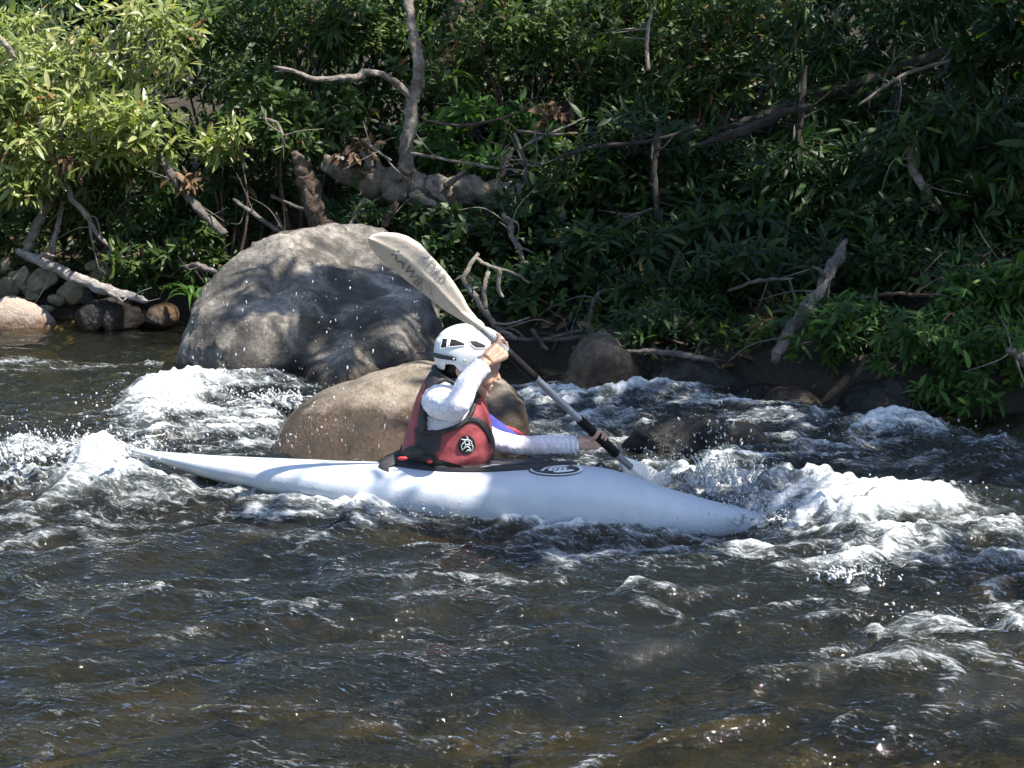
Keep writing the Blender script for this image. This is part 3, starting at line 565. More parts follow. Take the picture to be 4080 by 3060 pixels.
wood('leaning_log', 'grey knotty log leaning down to the water on the right bank', 'log', [(3372, 955, 3.3), (3330, 1040, 3.2), (3260, 1160, 3.05), (3190, 1260, 2.9), (3120, 1360, 2.8), (3085, 1440, 2.72)], [9, 24, 22, 25, 21, 17], BARK_GREY, [([(3290, 1100, 3.08), (3262, 1075, 3.0), (3235, 1060, 2.95)], [11, 8, 4])], seed=34, jit=.28)
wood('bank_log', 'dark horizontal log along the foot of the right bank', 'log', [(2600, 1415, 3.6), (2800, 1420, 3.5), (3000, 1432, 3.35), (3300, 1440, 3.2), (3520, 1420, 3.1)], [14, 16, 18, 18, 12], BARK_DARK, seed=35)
wood('pale_driftwood', 'pale driftwood strip on top of the added black rock', 'branch', [(2490, 1405, 3.15), (2600, 1400, 3.1), (2740, 1420, 3.05), (2850, 1440, 3.0)], [8, 12, 14, 6], BARK_GREY, seed=36)
wood('shaded_log', 'grey log in deep shade on the slope beneath the two crossing trunks', 'log', [(2830, 1260, 4.0), (2930, 1230, 4.05), (3060, 1205, 4.1)], [16, 22, 14], BARK_GREY, seed=37)
wood('dead_branch', 'horizontal grey dead branch at the right edge above the bush', 'branch', [(3600, 1092, 3.9), (3740, 1083, 3.9), (3900, 1072, 3.9), (4120, 1058, 3.9)], [8, 12, 13, 12], BARK_GREY, seed=38)
wood('dead_branch', 'short horizontal dead branch below the longer one at right', 'branch', [(3730, 1150, 3.7), (3800, 1142, 3.7), (3900, 1138, 3.7)], [7, 9, 5], BARK_GREY, seed=39)
wood('driftwood_end', 'pale driftwood end poking in at the right picture edge', 'branch', [(4010, 1390, 2.3), (4050, 1410, 2.3), (4100, 1450, 2.3)], [10, 20, 24], BARK_PALE, seed=40)
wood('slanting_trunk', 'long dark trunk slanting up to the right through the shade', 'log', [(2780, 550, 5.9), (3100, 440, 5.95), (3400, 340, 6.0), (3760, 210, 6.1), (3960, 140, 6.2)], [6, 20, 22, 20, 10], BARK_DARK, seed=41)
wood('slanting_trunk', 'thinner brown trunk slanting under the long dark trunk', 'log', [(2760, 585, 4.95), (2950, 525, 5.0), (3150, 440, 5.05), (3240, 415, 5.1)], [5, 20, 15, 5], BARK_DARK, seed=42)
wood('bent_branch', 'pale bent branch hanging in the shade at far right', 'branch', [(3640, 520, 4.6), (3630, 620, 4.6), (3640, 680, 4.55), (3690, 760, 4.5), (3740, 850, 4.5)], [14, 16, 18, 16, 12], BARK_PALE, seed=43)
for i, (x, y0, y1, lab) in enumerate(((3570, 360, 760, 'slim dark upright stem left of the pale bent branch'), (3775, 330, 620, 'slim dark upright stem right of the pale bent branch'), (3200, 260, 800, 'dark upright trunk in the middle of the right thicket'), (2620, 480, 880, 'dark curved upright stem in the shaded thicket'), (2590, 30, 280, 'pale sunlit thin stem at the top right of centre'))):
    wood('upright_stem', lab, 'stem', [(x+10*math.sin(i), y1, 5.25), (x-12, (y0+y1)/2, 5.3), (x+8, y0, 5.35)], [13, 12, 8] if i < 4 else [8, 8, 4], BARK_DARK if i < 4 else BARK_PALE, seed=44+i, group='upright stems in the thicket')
wood('stranded_branch', 'dark twiggy driftwood lying at the foot of the bank behind the helmet', 'branch', [(2010, 1345, 4.3), (2120, 1355, 4.25), (2250, 1350, 4.2), (2380, 1330, 4.15)], [8, 10, 9, 5], BARK_GREY, [([(2120, 1310, 4.2), (2150, 1360, 4.2), (2180, 1395, 4.15)], [9, 10, 7]), ([(2200, 1345, 4.2), (2300, 1320, 4.2), (2420, 1310, 4.2)], [6, 5, 3])], 50)

for i, (pts_, R_l, mt, lab) in enumerate((
  ([(-30, 130, 6.7), (20, 175, 6.7), (70, 240, 6.7)], [12, 11, 5], BARK_PALE, 'short pale branch at the upper left picture edge'),
  ([(20, 690, 6.9), (-10, 640, 6.9), (-40, 560, 6.95)], [9, 10, 9], BARK_PALE, 'bare branch end at the left edge under the bright leaves'),
  ([(250, 560, 6.9), (235, 480, 6.95), (228, 380, 7.0)], [9, 10, 8], BARK_PALE, 'short pale stem showing through the sunlit leaves at left'),
  ([(610, 230, 7.2), (595, 180, 7.2), (610, 120, 7.25)], [12, 12, 8], BARK_PALE, 'pale broken stem inside the sunlit tree'),
  ([(640, 660, 7.0), (625, 590, 7.0), (600, 520, 7.05)], [10, 9, 5], BARK_BROWN, 'reddish bent stem above the dead pole'),
  ([(1050, 470, 6.6), (1110, 500, 6.6), (1135, 590, 6.6)], [6, 7, 5], BARK_PALE, 'thin pale twig under the arched branch'),
  ([(1080, 780, 6.9), (1200, 830, 6.7), (1330, 850, 6.5)], [6, 7, 4], BARK_GREY, 'grey stick lying across the hollow behind the boulder'),
  ([(1450, 560, 6.2), (1500, 600, 6.2), (1560, 640, 6.15)], [5, 6, 4], BARK_PALE, 'pale twig leaning on the knotty dead log'),
  ([(1690, 480, 6.2), (1850, 500, 6.15), (2000, 470, 6.1), (2120, 430, 6.1)], [4, 6, 6, 3], BARK_BROWN, 'long thin brown branch right of the curved tree'),
  ([(2150, 660, 5.6), (2350, 590, 5.5), (2600, 560, 5.4), (2800, 500, 5.4)], [4, 8, 8, 4], BARK_DARK, 'long shaded limb reaching right from the dead log'),
  ([(2400, 960, 5.0), (2480, 880, 5.0), (2600, 830, 5.0)], [6, 7, 4], BARK_GREY, 'grey limb in the shade above the bent branch'),
  ([(3420, 420, 4.9), (3600, 300, 4.95), (3780, 240, 5.0)], [5, 8, 5], BARK_GREY, 'thin diagonal limb crossing the long dark trunk'),
  ([(2900, 1160, 3.7), (3020, 1120, 3.6), (3160, 1110, 3.5)], [5, 8, 4], BARK_GREY, 'grey stick resting against the leaning log'),
  ([(3420, 1190, 3.1), (3560, 1170, 3.05), (3720, 1180, 3.0)], [5, 8, 4], BARK_BROWN, 'brown stick behind the drooping strap leaves'))):
    wood('dead_limb', lab, 'branch', pts_, R_l, mt, seed=80+i, group='dead limbs in the thicket')

# ------------------------------------------------------------------ foliage
LT = np.array([(0, 0, 0), (.30, -.46, .10), (.30, 0, 0), (.30, .46, .10), (.66, -.38, .08), (.66, 0, 0), (.66, .38, .08), (1, 0, 0)])
LF = np.array([(0, 1, 2), (0, 2, 3), (1, 4, 5), (1, 5, 2), (2, 5, 6), (2, 6, 3), (4, 7, 5), (5, 7, 6)])
def leaf_geo(P, D, U, L, W, curl):
    n = len(P); D = D/np.linalg.norm(D, axis=1)[:, None]; S = np.cross(D, U); S /= np.linalg.norm(S, axis=1)[:, None]+1e-9; Nn = np.cross(S, D)
    t = LT[:, 0]; V = P[:, None]+D[:, None]*(L[:, None]*t)[..., None]+S[:, None]*(W[:, None]*LT[:, 1])[..., None]+Nn[:, None]*(W[:, None]*LT[:, 2]-curl[:, None]*L[:, None]*t**2)[..., None]
    F = (LF[None]+(np.arange(n)*8)[:, None, None]).reshape(-1, 3)
    return V.reshape(-1, 3), F
def sprigs(C, A, k, L, wr, rng, droop=0.35, twig=1.0):
    n = len(C); A = A/np.linalg.norm(A, axis=1)[:, None]
    ref = np.where(np.abs(A[:, 2:3]) < 0.9, np.array([[0, 0, 1.0]]), np.array([[1.0, 0, 0]])); B1 = np.cross(A, ref); B1 /= np.linalg.norm(B1, axis=1)[:, None]; B2 = np.cross(A, B1)
    Ps = []; Ds = []; Us = []
    ph0 = rng.uniform(0, 2*PI, n)
    for i in range(k):
        ph = ph0+i*2.39996+rng.normal(0, .25, n); al = np.radians(28+55*(i/max(1, k-1)))+rng.normal(0, .16, n)
        rad = B1*np.cos(ph)[:, None]+B2*np.sin(ph)[:, None]
        d = A*np.cos(al)[:, None]+rad*np.sin(al)[:, None]; d[:, 2] -= droop*rng.uniform(.4, 1.5, n)
        Ps.append(C-A*(L*twig*i/k)+0); Ds.append(d)
        u = A*0.45+np.array([0.36, -.46, 0.75])+rng.normal(0, .38, (n, 3)); Us.append(u)
    P = np.concatenate(Ps); D = np.concatenate(Ds); U = np.concatenate(Us); m_ = len(P)
    Ls = L*rng.uniform(.45, 1.25, m_)*np.tile(rng.uniform(.7, 1.2, n), k)
    V, F = leaf_geo(P, D, U, Ls, Ls*wr*rng.uniform(.8, 1.25, m_), rng.uniform(.02, .3, m_))
    base = np.tile(rng.uniform(0, .55, n), k); r = np.clip(base+rng.uniform(0, .42, m_)+(rng.random(m_) < .035)*.6, 0, 1)
    return V, F, np.repeat(r, 8)
def crown_mesh(name, clumps, L, wr, k, rng, droop=.35, up=.45, cam_bias=0.25):
    """clumps: (center, radii, n)"""
    Cs = []; As = []
    for c, r, n in clumps:
        d = rng.normal(size=(n, 3)); d[:, 2] = d[:, 2]*0.9+0.15; d /= np.linalg.norm(d, axis=1)[:, None]
        rr = rng.uniform(.35, 1, n)**.5
        Cs.append(np.asarray(c)+d*np.asarray(r)*rr[:, None]); a = d+rng.normal(0, .35, (n, 3)); a[:, 2] += up; a[:, 1] -= cam_bias; As.append(a)
    V, F, r = sprigs(np.concatenate(Cs), np.concatenate(As), k, L, wr, rng, droop)
    me = mesh_from(name, V, T=F, smooth=False); attr(me, 'rnd', r); return me
def twig_mesh(name, root, clumps, r0, rng):
    mb = MB(); root = np.asarray(root, float)
    for c, r, n in clumps[:7]:
        c = np.asarray(c, float); mid = root*0.45+c*0.55+rng.normal(0, .07, 3); mid[2] += 0.05
        P = smooth_path([root+rng.normal(0, .02, 3), mid, c], 4); mb.add(*tube(P, [r0, r0*.55, r0*.2], 5))
    return mb.mesh(name)
def ellipse_clumps(px, py, Y, rx, ry, nc, nspr, rng, dep=.5, cr=.3):
    out = []; m_ = pxm(Y)
    for i in range(nc):
        a = rng.uniform(0, 2*PI); q = rng.random()**.5
        x = px+rx*q*math.cos(a); y = py+ry*q*math.sin(a); yy = Y+rng.uniform(-dep, dep)
        c = at(x, y, yy); s = cr*rng.uniform(.7, 1.25); out.append((c, (s*1.15, s*.8, s*.7), max(3, int(nspr/nc))))
    return out
def shrub(name, label, cat, px, py, Y, rx, ry, nc, nspr, mat, L=.13, wr=.26, k=7, seed=0, dep=.5, cr=.3, root=None, trunk=True, droop=.35, up=.45, group='bank thicket', bark=BARK_BROWN, tr=0.02, cb=.25):
    rng = np.random.default_rng(100+seed)
    cl = ellipse_clumps(px, py, Y, rx, ry, nc, nspr, rng, dep, cr)
    if root is None:
        gxx = at(px, py, Y)[0]; gyy = max(Y, bank_y(gxx)+.15); rt = np.array([gxx, gyy, float(terrain_z(gxx, gyy))-.03])
    else: rt = at(*root)
    e = empty(name, rt, label, cat, group)
    c = obj('crown', crown_mesh('crown', cl, L, wr, k, rng, droop, up, cb), mat, e); c['kind'] = 'stuff'
    if trunk: obj('trunk', twig_mesh('trunk', rt, cl, tr, rng), bark, e)
    return e
# left: sunlit tree, many lit clusters
shrub('leafy_tree', 'sunlit yellow green tree filling the upper left corner', 'tree', 330, 180, 7.5, 440, 260, 44, 440, LEAF_SUNLIT, .12, .27, 7, 1, .5, .22, (225, 760, 7.9), tr=.03, bark=BARK_PALE)
shrub('leafy_tree', 'sunlit leafy branches reaching low over the left bank', 'tree', 330, 540, 7.1, 420, 170, 32, 320, LEAF_SUNLIT, .14, .26, 7, 2, .4, .21, (245, 760, 7.9), tr=.02, bark=BARK_PALE)
shrub('leafy_shrub', 'pale leafed low branch at the left edge above the bleached log', 'shrub', 90, 730, 6.9, 130, 70, 6, 60, LEAF_SUNLIT, .15, .27, 7, 3, .2, .18, (60, 640, 7.5))
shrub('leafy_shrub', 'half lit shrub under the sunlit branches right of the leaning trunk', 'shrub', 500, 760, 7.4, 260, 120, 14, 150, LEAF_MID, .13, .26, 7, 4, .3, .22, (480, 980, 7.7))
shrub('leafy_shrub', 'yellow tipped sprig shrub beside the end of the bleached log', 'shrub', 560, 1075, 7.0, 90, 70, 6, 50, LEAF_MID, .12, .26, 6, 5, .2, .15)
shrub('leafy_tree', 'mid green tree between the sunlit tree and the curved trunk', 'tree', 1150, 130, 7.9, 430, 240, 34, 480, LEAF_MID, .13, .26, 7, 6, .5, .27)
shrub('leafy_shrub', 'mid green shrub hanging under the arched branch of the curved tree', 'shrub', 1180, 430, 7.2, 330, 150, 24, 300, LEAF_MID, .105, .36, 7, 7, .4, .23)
shrub('leafy_shrub', 'bright yellow green cluster in front of the dark hollow left of centre', 'shrub', 890, 560, 6.9, 100, 70, 5, 60, LEAF_SUNLIT, .13, .26, 7, 8, .15, .15)
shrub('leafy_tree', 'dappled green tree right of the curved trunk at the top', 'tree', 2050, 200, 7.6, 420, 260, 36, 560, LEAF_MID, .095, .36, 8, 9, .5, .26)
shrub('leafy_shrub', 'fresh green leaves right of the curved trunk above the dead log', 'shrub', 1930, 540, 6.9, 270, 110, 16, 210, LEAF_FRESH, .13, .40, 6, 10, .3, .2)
shrub('leafy_tree', 'tree with scattered sunlit leaf tips at the top right of centre', 'tree', 2780, 170, 7.1, 430, 260, 36, 560, LEAF_MID, .12, .26, 7, 11, .5, .26)
shrub('leafy_tree', 'dark long leaved tree in the upper right corner', 'tree', 3600, 200, 6.4, 480, 290, 36, 480, LEAF_SHADED, .20, .14, 7, 12, .5, .27, droop=.7)
shrub('leafy_shrub', 'dark shrub below the dead log right of the helmet', 'shrub', 2130, 900, 5.9, 330, 130, 22, 260, LEAF_SHADED, .10, .48, 7, 13, .35, .22)
shrub('leafy_shrub', 'shaded mid height shrub in the middle of the right thicket', 'shrub', 2600, 640, 6.0, 340, 200, 26, 330, LEAF_SHADED, .14, .26, 7, 14, .4, .24)
shrub('leafy_shrub', 'long leaved shaded shrub under the slanting trunks', 'shrub', 3230, 720, 5.4, 320, 170, 22, 210, LEAF_SHADED, .24, .13, 7, 15, .35, .24, droop=.6)
shrub('leafy_shrub', 'shaded shrub around the pale bent branch at far right', 'shrub', 3800, 640, 4.9, 320, 220, 24, 240, LEAF_SHADED, .19, .21, 6, 16, .35, .25, droop=.6)
shrub('leafy_shrub', 'fresh green patch left of the leaning log foot', 'shrub', 2640, 1200, 4.3, 330, 130, 24, 300, LEAF_SHADED, .10, .28, 7, 17, .3, .17)
shrub('leafy_shrub', 'dim shrub between the paddle shaft and the shaded branch', 'shrub', 2240, 1150, 4.7, 250, 130, 18, 200, LEAF_SHADED, .085, .52, 7, 18, .3, .18)
shrub('leafy_shrub', 'green shrub right of the leaning log on the shaded slope', 'shrub', 3560, 1080, 4.0, 300, 150, 24, 280, LEAF_SHADED, .11, .27, 7, 19, .3, .18)
shrub('leafy_shrub', 'dark shrub above the green patch in the right thicket', 'shrub', 2900, 960, 4.9, 330, 130, 22, 230, LEAF_SHADED, .15, .24, 7, 20, .35, .2)
shrub('leafy_bush', 'fresh green bush overhanging the water at the right edge', 'bush', 3830, 1420, 2.6, 330, 170, 34, 460, LEAF_FRESH, .085, .30, 7, 21, .22, .16, droop=.45, group=None)
shrub('leafy_bush', 'upper fresh green bush on the slope behind the overhanging bush', 'bush', 3900, 1200, 3.2, 260, 110, 18, 220, LEAF_FRESH, .09, .30, 7, 22, .22, .16, group=None)
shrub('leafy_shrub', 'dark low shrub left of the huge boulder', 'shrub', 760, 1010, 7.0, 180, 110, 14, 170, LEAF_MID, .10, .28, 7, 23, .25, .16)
shrub('leafy_shrub', 'dark shrub behind the summit of the huge boulder', 'shrub', 1000, 790, 7.3, 220, 110, 14, 140, LEAF_SHADED, .12, .26, 7, 24, .3, .18)
shrub('leafy_shrub', 'dark shrub behind the raised paddle blade', 'shrub', 1760, 960, 5.6, 190, 130, 14, 170, LEAF_SHADED, .09, .5, 7, 25, .3, .18)
shrub('leafy_shrub', 'low green plants right of the huge boulder behind the helmet', 'shrub', 1980, 1190, 5.0, 190, 90, 12, 140, LEAF_SHADED, .10, .28, 7, 26, .25, .15)
shrub('leafy_shrub', 'shaded leaves at the far right edge below the corner tree', 'shrub', 4020, 900, 4.5, 170, 140, 12, 120, LEAF_SHADED, .16, .24, 6, 27, .3, .2)
for i, (x, y, Y, n, lab) in enumerate(((1450, 600, 6.35, 26, 'rust brown dead leaves caught on the knotty dead log'), (2230, 455, 6.3, 14, 'orange brown dead leaves hanging right of the curved tree'), (760, 720, 6.8, 14, 'reddish brown dead leaves above the dead pole'), (3060, 1250, 3.4, 14, 'brown dead leaves beside the leaning log'), (300, 640, 6.85, 10, 'brown dead leaves under the sunlit branches'))):
    shrub('dead_leaf_cluster', lab, 'dead leaves', x, y, Y, 60, 40, 4, n, LEAF_DEAD, .11, .4, 6, 220+i, .1, .1, trunk=False, root=(x, y+30, Y), droop=.8, group='dead leaf clusters')
# deeper layer, dim leaves against the slope
for i, (x, y, Y, rx, ry, mt, lab) in enumerate(((-420, 250, 7.9, 380, 330, LEAF_SUNLIT, 'leafy tree on the bank just beyond the left picture edge'), (-450, 820, 7.7, 380, 220, LEAF_MID, 'low shrub on the bank just beyond the left picture edge'), (-1200, 350, 8.3, 480, 380, LEAF_MID, 'leafy tree on the bank further beyond the left picture edge'), (-1250, 900, 8.1, 480, 200, LEAF_SHADED, 'low shrub on the bank further beyond the left picture edge'), (4450, 500, 5.2, 340, 420, LEAF_SHADED, 'dark tree on the bank just beyond the right picture edge'), (4450, 1150, 3.4, 340, 260, LEAF_FRESH, 'low bush on the bank just beyond the right picture edge'))):
    shrub('leafy_shrub', lab, 'shrub', x, y, Y, rx, ry, 24, 280, mt, .15, .28, 7, 240+i, .5, .3)
for i, (x, y, Y, lab) in enumerate(((450, 150, 9.2, 'far upper left'), (1300, 250, 9.0, 'behind the arched branch'), (2200, 350, 8.6, 'behind the curved trunk'), (3000, 380, 8.0, 'behind the slanting trunks'), (3800, 400, 7.2, 'behind the corner tree'), (600, 650, 8.7, 'behind the leaning trunk'), (1600, 500, 8.4, 'behind the dead log'), (2600, 850, 6.8, 'behind the shaded branch'), (3500, 850, 6.0, 'behind the leaning log'))):
    shrub('understory_shrub', 'dim understory shrub on the slope '+lab, 'shrub', x, y, Y, 480, 300, 22, 230, LEAF_SHADED, .17, .27, 6, 60+i, .5, .34, group='understory shrubs', cb=.5)

for i, (x, y, Y, L, mt, n, rx, ry, lab) in enumerate((
  (2450, 1020, 4.9, .12, LEAF_SHADED, 230, 260, 120, 'dark leafy shrub above the shaded bent branch'), (2820, 1130, 4.2, .10, LEAF_SHADED, 230, 230, 110, 'dim green shrub left of the leaning log'), (3080, 1080, 3.9, .12, LEAF_SHADED, 170, 180, 120, 'dark shrub touching the leaning log from the left'),
  (3350, 1300, 3.1, .09, LEAF_FRESH, 180, 190, 90, 'low green plants at the foot of the leaning log'), (2700, 1310, 3.6, .08, LEAF_SHADED, 200, 330, 60, 'low green plants along the top of the dark ledge rock'), (3600, 900, 4.6, .14, LEAF_SHADED, 190, 260, 130, 'dark shrub behind the drooping strap leaved plant'),
  (2330, 780, 6.0, .13, LEAF_MID, 220, 260, 140, 'half lit shrub at the right end of the dead log'), (2950, 800, 5.6, .16, LEAF_SHADED, 190, 240, 140, 'dark shrub under the thinner slanting trunk'), (1450, 880, 6.5, .11, LEAF_SHADED, 110, 220, 70, 'dark leaves under the knotty dead log'),
  (200, 880, 7.9, .13, LEAF_MID, 150, 230, 110, 'shaded shrub behind the leaning sapling'), (700, 860, 7.6, .12, LEAF_SHADED, 150, 190, 110, 'dark shrub around the dead pole'), (4000, 300, 5.6, .18, LEAF_SHADED, 200, 180, 260, 'dark long leaved shrub at the top of the right edge'),
  (60, 420, 7.0, .14, LEAF_SUNLIT, 130, 140, 200, 'brightest yellow green leaves at the left picture edge'), (1500, 60, 8.3, .13, LEAF_MID, 200, 260, 130, 'mid green leaves behind the top of the curved tree'), (2450, 60, 7.9, .13, LEAF_MID, 200, 260, 130, 'sun flecked leaves at the top edge right of the thick trunk'))):
    shrub('leafy_shrub', lab, 'shrub', x, y, Y, rx, ry, 16, n, mt, L, .27, 7, 120+i, .3, .19, root=(x+60, y+ry*.7, Y+.4) if lab[:4] in ('brig', 'shad', 'mid ', 'sun ') else None)
for i, (x, Y) in enumerate(((150, 9.6), (900, 9.4), (1700, 9.2), (2500, 8.8), (3300, 8.2), (4000, 7.6))):
    shrub('understory_shrub', 'dim leaves at the top edge '+('above the sunlit tree', 'left of the thin brown trunk', 'behind the thick dark trunk', 'above the half lit shrub', 'above the slanting trunks', 'in the far right corner')[i], 'shrub', x, -40, Y, 480, 190, 18, 230, LEAF_SHADED, .19, .28, 6, 160+i, .4, .34, group='understory shrubs', cb=.5)
# low ground cover over the bank
rng = np.random.default_rng(41); n = 3600; lx = rng.uniform(-4.6, 4.0, n); dd = rng.uniform(.0, 1, n)**1.3*3.4+.16; keep = fbm(lx*1.4, dd*1.4, 5, 2) > np.where(lx > .3, .05, -.28); lx = lx[keep]; dd = dd[keep]; ly = bank_y(lx)+dd; n = len(lx)
C = np.stack([lx, ly, terrain_z(lx, ly)+rng.uniform(.03, .16, n)], 1); A = rng.normal(0, .5, (n, 3)); A[:, 2] = 1; A[:, 1] -= .4
V, F, r = sprigs(C, A, 7, .085, .3, rng, .4); me = mesh_from('ground_cover', V, T=F, smooth=False); attr(me, 'rnd', r)
tag(obj('ground_cover', me, LEAF_MID), 'low green ground cover plants all over the bank slope', 'plants', kind='stuff')

# curved pale tree in the middle
tr = empty('curved_tree', at(1650, 690, 6.4), 'pale curved tree with an arched bare branch above the dead log', 'tree')
wood_mesh('trunk', [(1620, 690, 6.4), (1625, 560, 6.4), (1645, 400, 6.4), (1668, 300, 6.4), (1655, 180, 6.45), (1635, 80, 6.5), (1622, -60, 6.6), (1600, -400, 6.9), (1640, -800, 7.2)], [30, 27, 24, 23, 20, 18, 19, 17, 10], BARK_PALE, tr, 60, 0.12)
wood_mesh('branch', [(1640, 400, 6.4), (1600, 350, 6.35), (1540, 305, 6.3), (1460, 290, 6.25), (1420, 305, 6.2), (1340, 310, 6.2), (1260, 318, 6.2), (1190, 290, 6.2), (1090, 265, 6.2)], [14, 13, 12, 13, 14, 10, 10, 8, 5], BARK_PALE, tr, 61, .2, 9)
wood_mesh('branch', [(1215, 300, 6.2), (1150, 282, 6.2), (1095, 285, 6.2)], [6, 5, 3], BARK_PALE, tr, 62, .2, 7)
rng = np.random.default_rng(77)
cr = obj('crown', crown_mesh('crown', [(at(1640+rng.uniform(-300, 300), -700+rng.uniform(-200, 200), 7.2+rng.uniform(-.5, .5)), (.4, .35, .3), 14) for _ in range(12)], .15, .26, 7, rng), LEAF_MID, tr); cr['kind'] = 'stuff'
wood('forest_tree_bole', 'thick dark trunk at the top edge right of the curved tree', 'trunk', [(1760, 330, 8.2), (1800, 150, 8.3), (1840, 0, 8.4), (1870, -300, 8.5)], [48, 44, 42, 36], BARK_BROWN, seed=63)
wood('forest_tree_bole', 'thin brown trunk at the top edge left of the curved tree', 'trunk', [(1255, 260, 8.0), (1245, 100, 8.0), (1262, -80, 8.1)], [15, 14, 12], BARK_BROWN, seed=64)

# strap leaved plants and ferns: every blade a part
def strap_mesh(name, L, W, arch):
    n = 7; V = []; F = []
    for i in range(n):
        t = i/(n-1); w = W*math.sin(PI*min(1, .12+t*.88))**.7*(1-t**4); x = L*(t-.10*t*t); z = arch*L*(1.5*t-2.0*t*t)
        V += [(x, -w, z+.25*w), (x, 0, z-.15*w), (x, w, z+.25*w)]
    for i in range(n-1):
        a = i*3; F += [(a, a+1, a+4, a+3), (a+1, a+2, a+5, a+4)]
    me = mesh_from(name, V, F=F); attr(me, 'rnd', np.full(len(V), random.uniform(.2, .9))); return me
def strap_plant(name, label, loc, n, L, W, mat, seed):
    rng = np.random.default_rng(seed); e = empty(name, loc, label, 'plant')
    protos = []
    for j in range(3):
        me = strap_mesh('leaf_blade', L*(1-.15*j), W, (.55, .35, .8)[j]); me.materials.append(mat); protos.append(me)
    for i in range(n):
        o = bpy.data.objects.new('leaf_blade', protos[i % 3]); COL.objects.link(o); o.parent = e
        o.rotation_euler = (rng.normal(0, .15), rng.uniform(-.55, .05), i*2.4+rng.normal(0, .3)); s = rng.uniform(.75, 1.15); o.scale = (s, s, s); o.location = rng.normal(0, .012, 3)
strap_plant('strap_leaf_plant', 'clump of long arching strap leaves left of the huge boulder', at(770, 1190, 5.9), 16, .30, .016, LEAF_FRESH, 5)
strap_plant('strap_leaf_plant', 'drooping strap leaved plant right of the leaning log', at(3330, 1240, 3.3), 16, .34, .017, LEAF_FRESH, 6)
strap_plant('strap_leaf_plant', 'small strap leaved clump by the round brown boulder', at(690, 1150, 6.8), 10, .22, .014, LEAF_FRESH, 7)
strap_plant('palm_seedling', 'dark fan of broad palm leaves under the long leaved shrub', at(3010, 930, 4.4), 12, .42, .030, LEAF_SHADED, 8)
strap_plant('palm_seedling', 'dark fan of broad palm leaves above the leaning log', at(3480, 960, 4.1), 12, .42, .028, LEAF_SHADED, 9)
strap_plant('palm_seedling', 'dark palm leaves in the shade at the right edge', at(3900, 760, 4.3), 11, .42, .028, LEAF_SHADED, 10)
strap_plant('palm_seedling', 'green palm leaves left of the thick dark trunk', at(1790, 330, 6.2), 11, .36, .026, LEAF_MID, 11)

# dead leaves scattered on the bank
rng = np.random.default_rng(31); n = 2600
lx = rng.uniform(-4.5, 4.2, n); ly = bank_y(lx)+rng.uniform(.1, 3.2, n)**1.0; lz = terrain_z(lx, ly)+.015
D = rng.normal(size=(n, 3)); D[:, 2] *= .25; U = np.tile([0, -.4, 1.0], (n, 1))+rng.normal(0, .3, (n, 3)); Ls = rng.uniform(.06, .15, n)
V, F = leaf_geo(np.stack([lx, ly, lz], 1), D, U, Ls, Ls*.4, rng.uniform(-.2, .3, n)); me = mesh_from('leaf_litter', V, T=F, smooth=False); attr(me, 'rnd', np.repeat(rng.random(n), 8))
tag(obj('leaf_litter', me, LEAF_DEAD), 'brown fallen leaves scattered over the shaded bank', 'leaves', kind='stuff')

# tall trees: behind the thicket (seen mirrored in the water) and the tree that overhangs the river from the right and shades it
def tall_tree(name, label, base, top, clumps, L, nk, mat, seed, r0=.16):
    rng = np.random.default_rng(seed); e = empty(name, base, label, 'tree', 'tall forest trees')
    P = smooth_path([np.array(base)-[0, 0, .1], (np.array(base)*.5+np.array(top)*.5)+rng.normal(0, .15, 3), top], 8)
    V_, F_ = tube(P, [r0, r0*.8, r0*.5], 12, jit=.1, seed=seed); obj("trunk", mesh_from("trunk", V_, F=F_), BARK_BROWN, e)
    mb = MB()
    for c, r, n in clumps:
        c = np.asarray(c); q = P[int(len(P)*.75)]; mid = (q+c)/2+[0, 0, .2]; mb.add(*tube(smooth_path([q, mid, c], 4), [r0*.35, r0*.2, .012], 6))
    obj('limb', mb.mesh('limb'), BARK_BROWN, e)
    c = obj('crown', crown_mesh('crown', clumps, L, .28, nk, rng, .4, .35, 0), mat, e); c['kind'] = 'stuff'
for i, (x, y, lab) in enumerate(((-5.2, 11.5, 'tall tree behind the sunlit tree at far left'), (-2.6, 11.2, 'tall tree behind the thicket left of centre'), (0.2, 10.4, 'tall tree behind the curved tree'), (2.6, 9.4, 'tall tree behind the slanting trunks'), (5.0, 8.2, 'tall tree behind the upper right corner'))):
    rng = np.random.default_rng(200+i); b = (x, y, float(terrain_z(x, y)))
    cl = [((x+rng.normal(0, 1.0), y+rng.normal(0, .7), b[2]+rng.uniform(.6, 3.2)), (.8, .7, .6), 22) for _ in range(22)]
    tall_tree('forest_tree', lab, b, (x+.3, y-.3, b[2]+2.8), cl, .24, 6, LEAF_SHADED, 300+i)
SUNV = np.array(TO_SUN)
def shade_clumps(pts, rng, t0=5.6, t1=7.2):
    out = []
    for x, y, z, r, n in pts:
        t = rng.uniform(t0, t1); out.append((np.array([x, y, z])+SUNV*t, (r, r, r*.55), n))
    return out
rng = np.random.default_rng(500)
pts = []
for _ in range(96):      # over the right bank and right-hand water
    x = rng.uniform(.2, 5.0); y = rng.uniform(0.9, 5.4)
    if math.hypot(x-2.4, y-2.75) > .55: pts.append((x, y, .8, .5, 17))
for _ in range(70): pts.append((rng.uniform(1.6, 6.0), rng.uniform(5.2, 9.0), 1.6, .42, 12))
for x, y in ((.25, -.1), (.55, .1), (.85, -.05), (.5, -.45), (.1, -.5), (.35, .1), (.7, -.2), (1.9, -1.0), (2.2, .7)): pts.append((x, y, .2, .34, 48))
cl = shade_clumps(pts, rng)
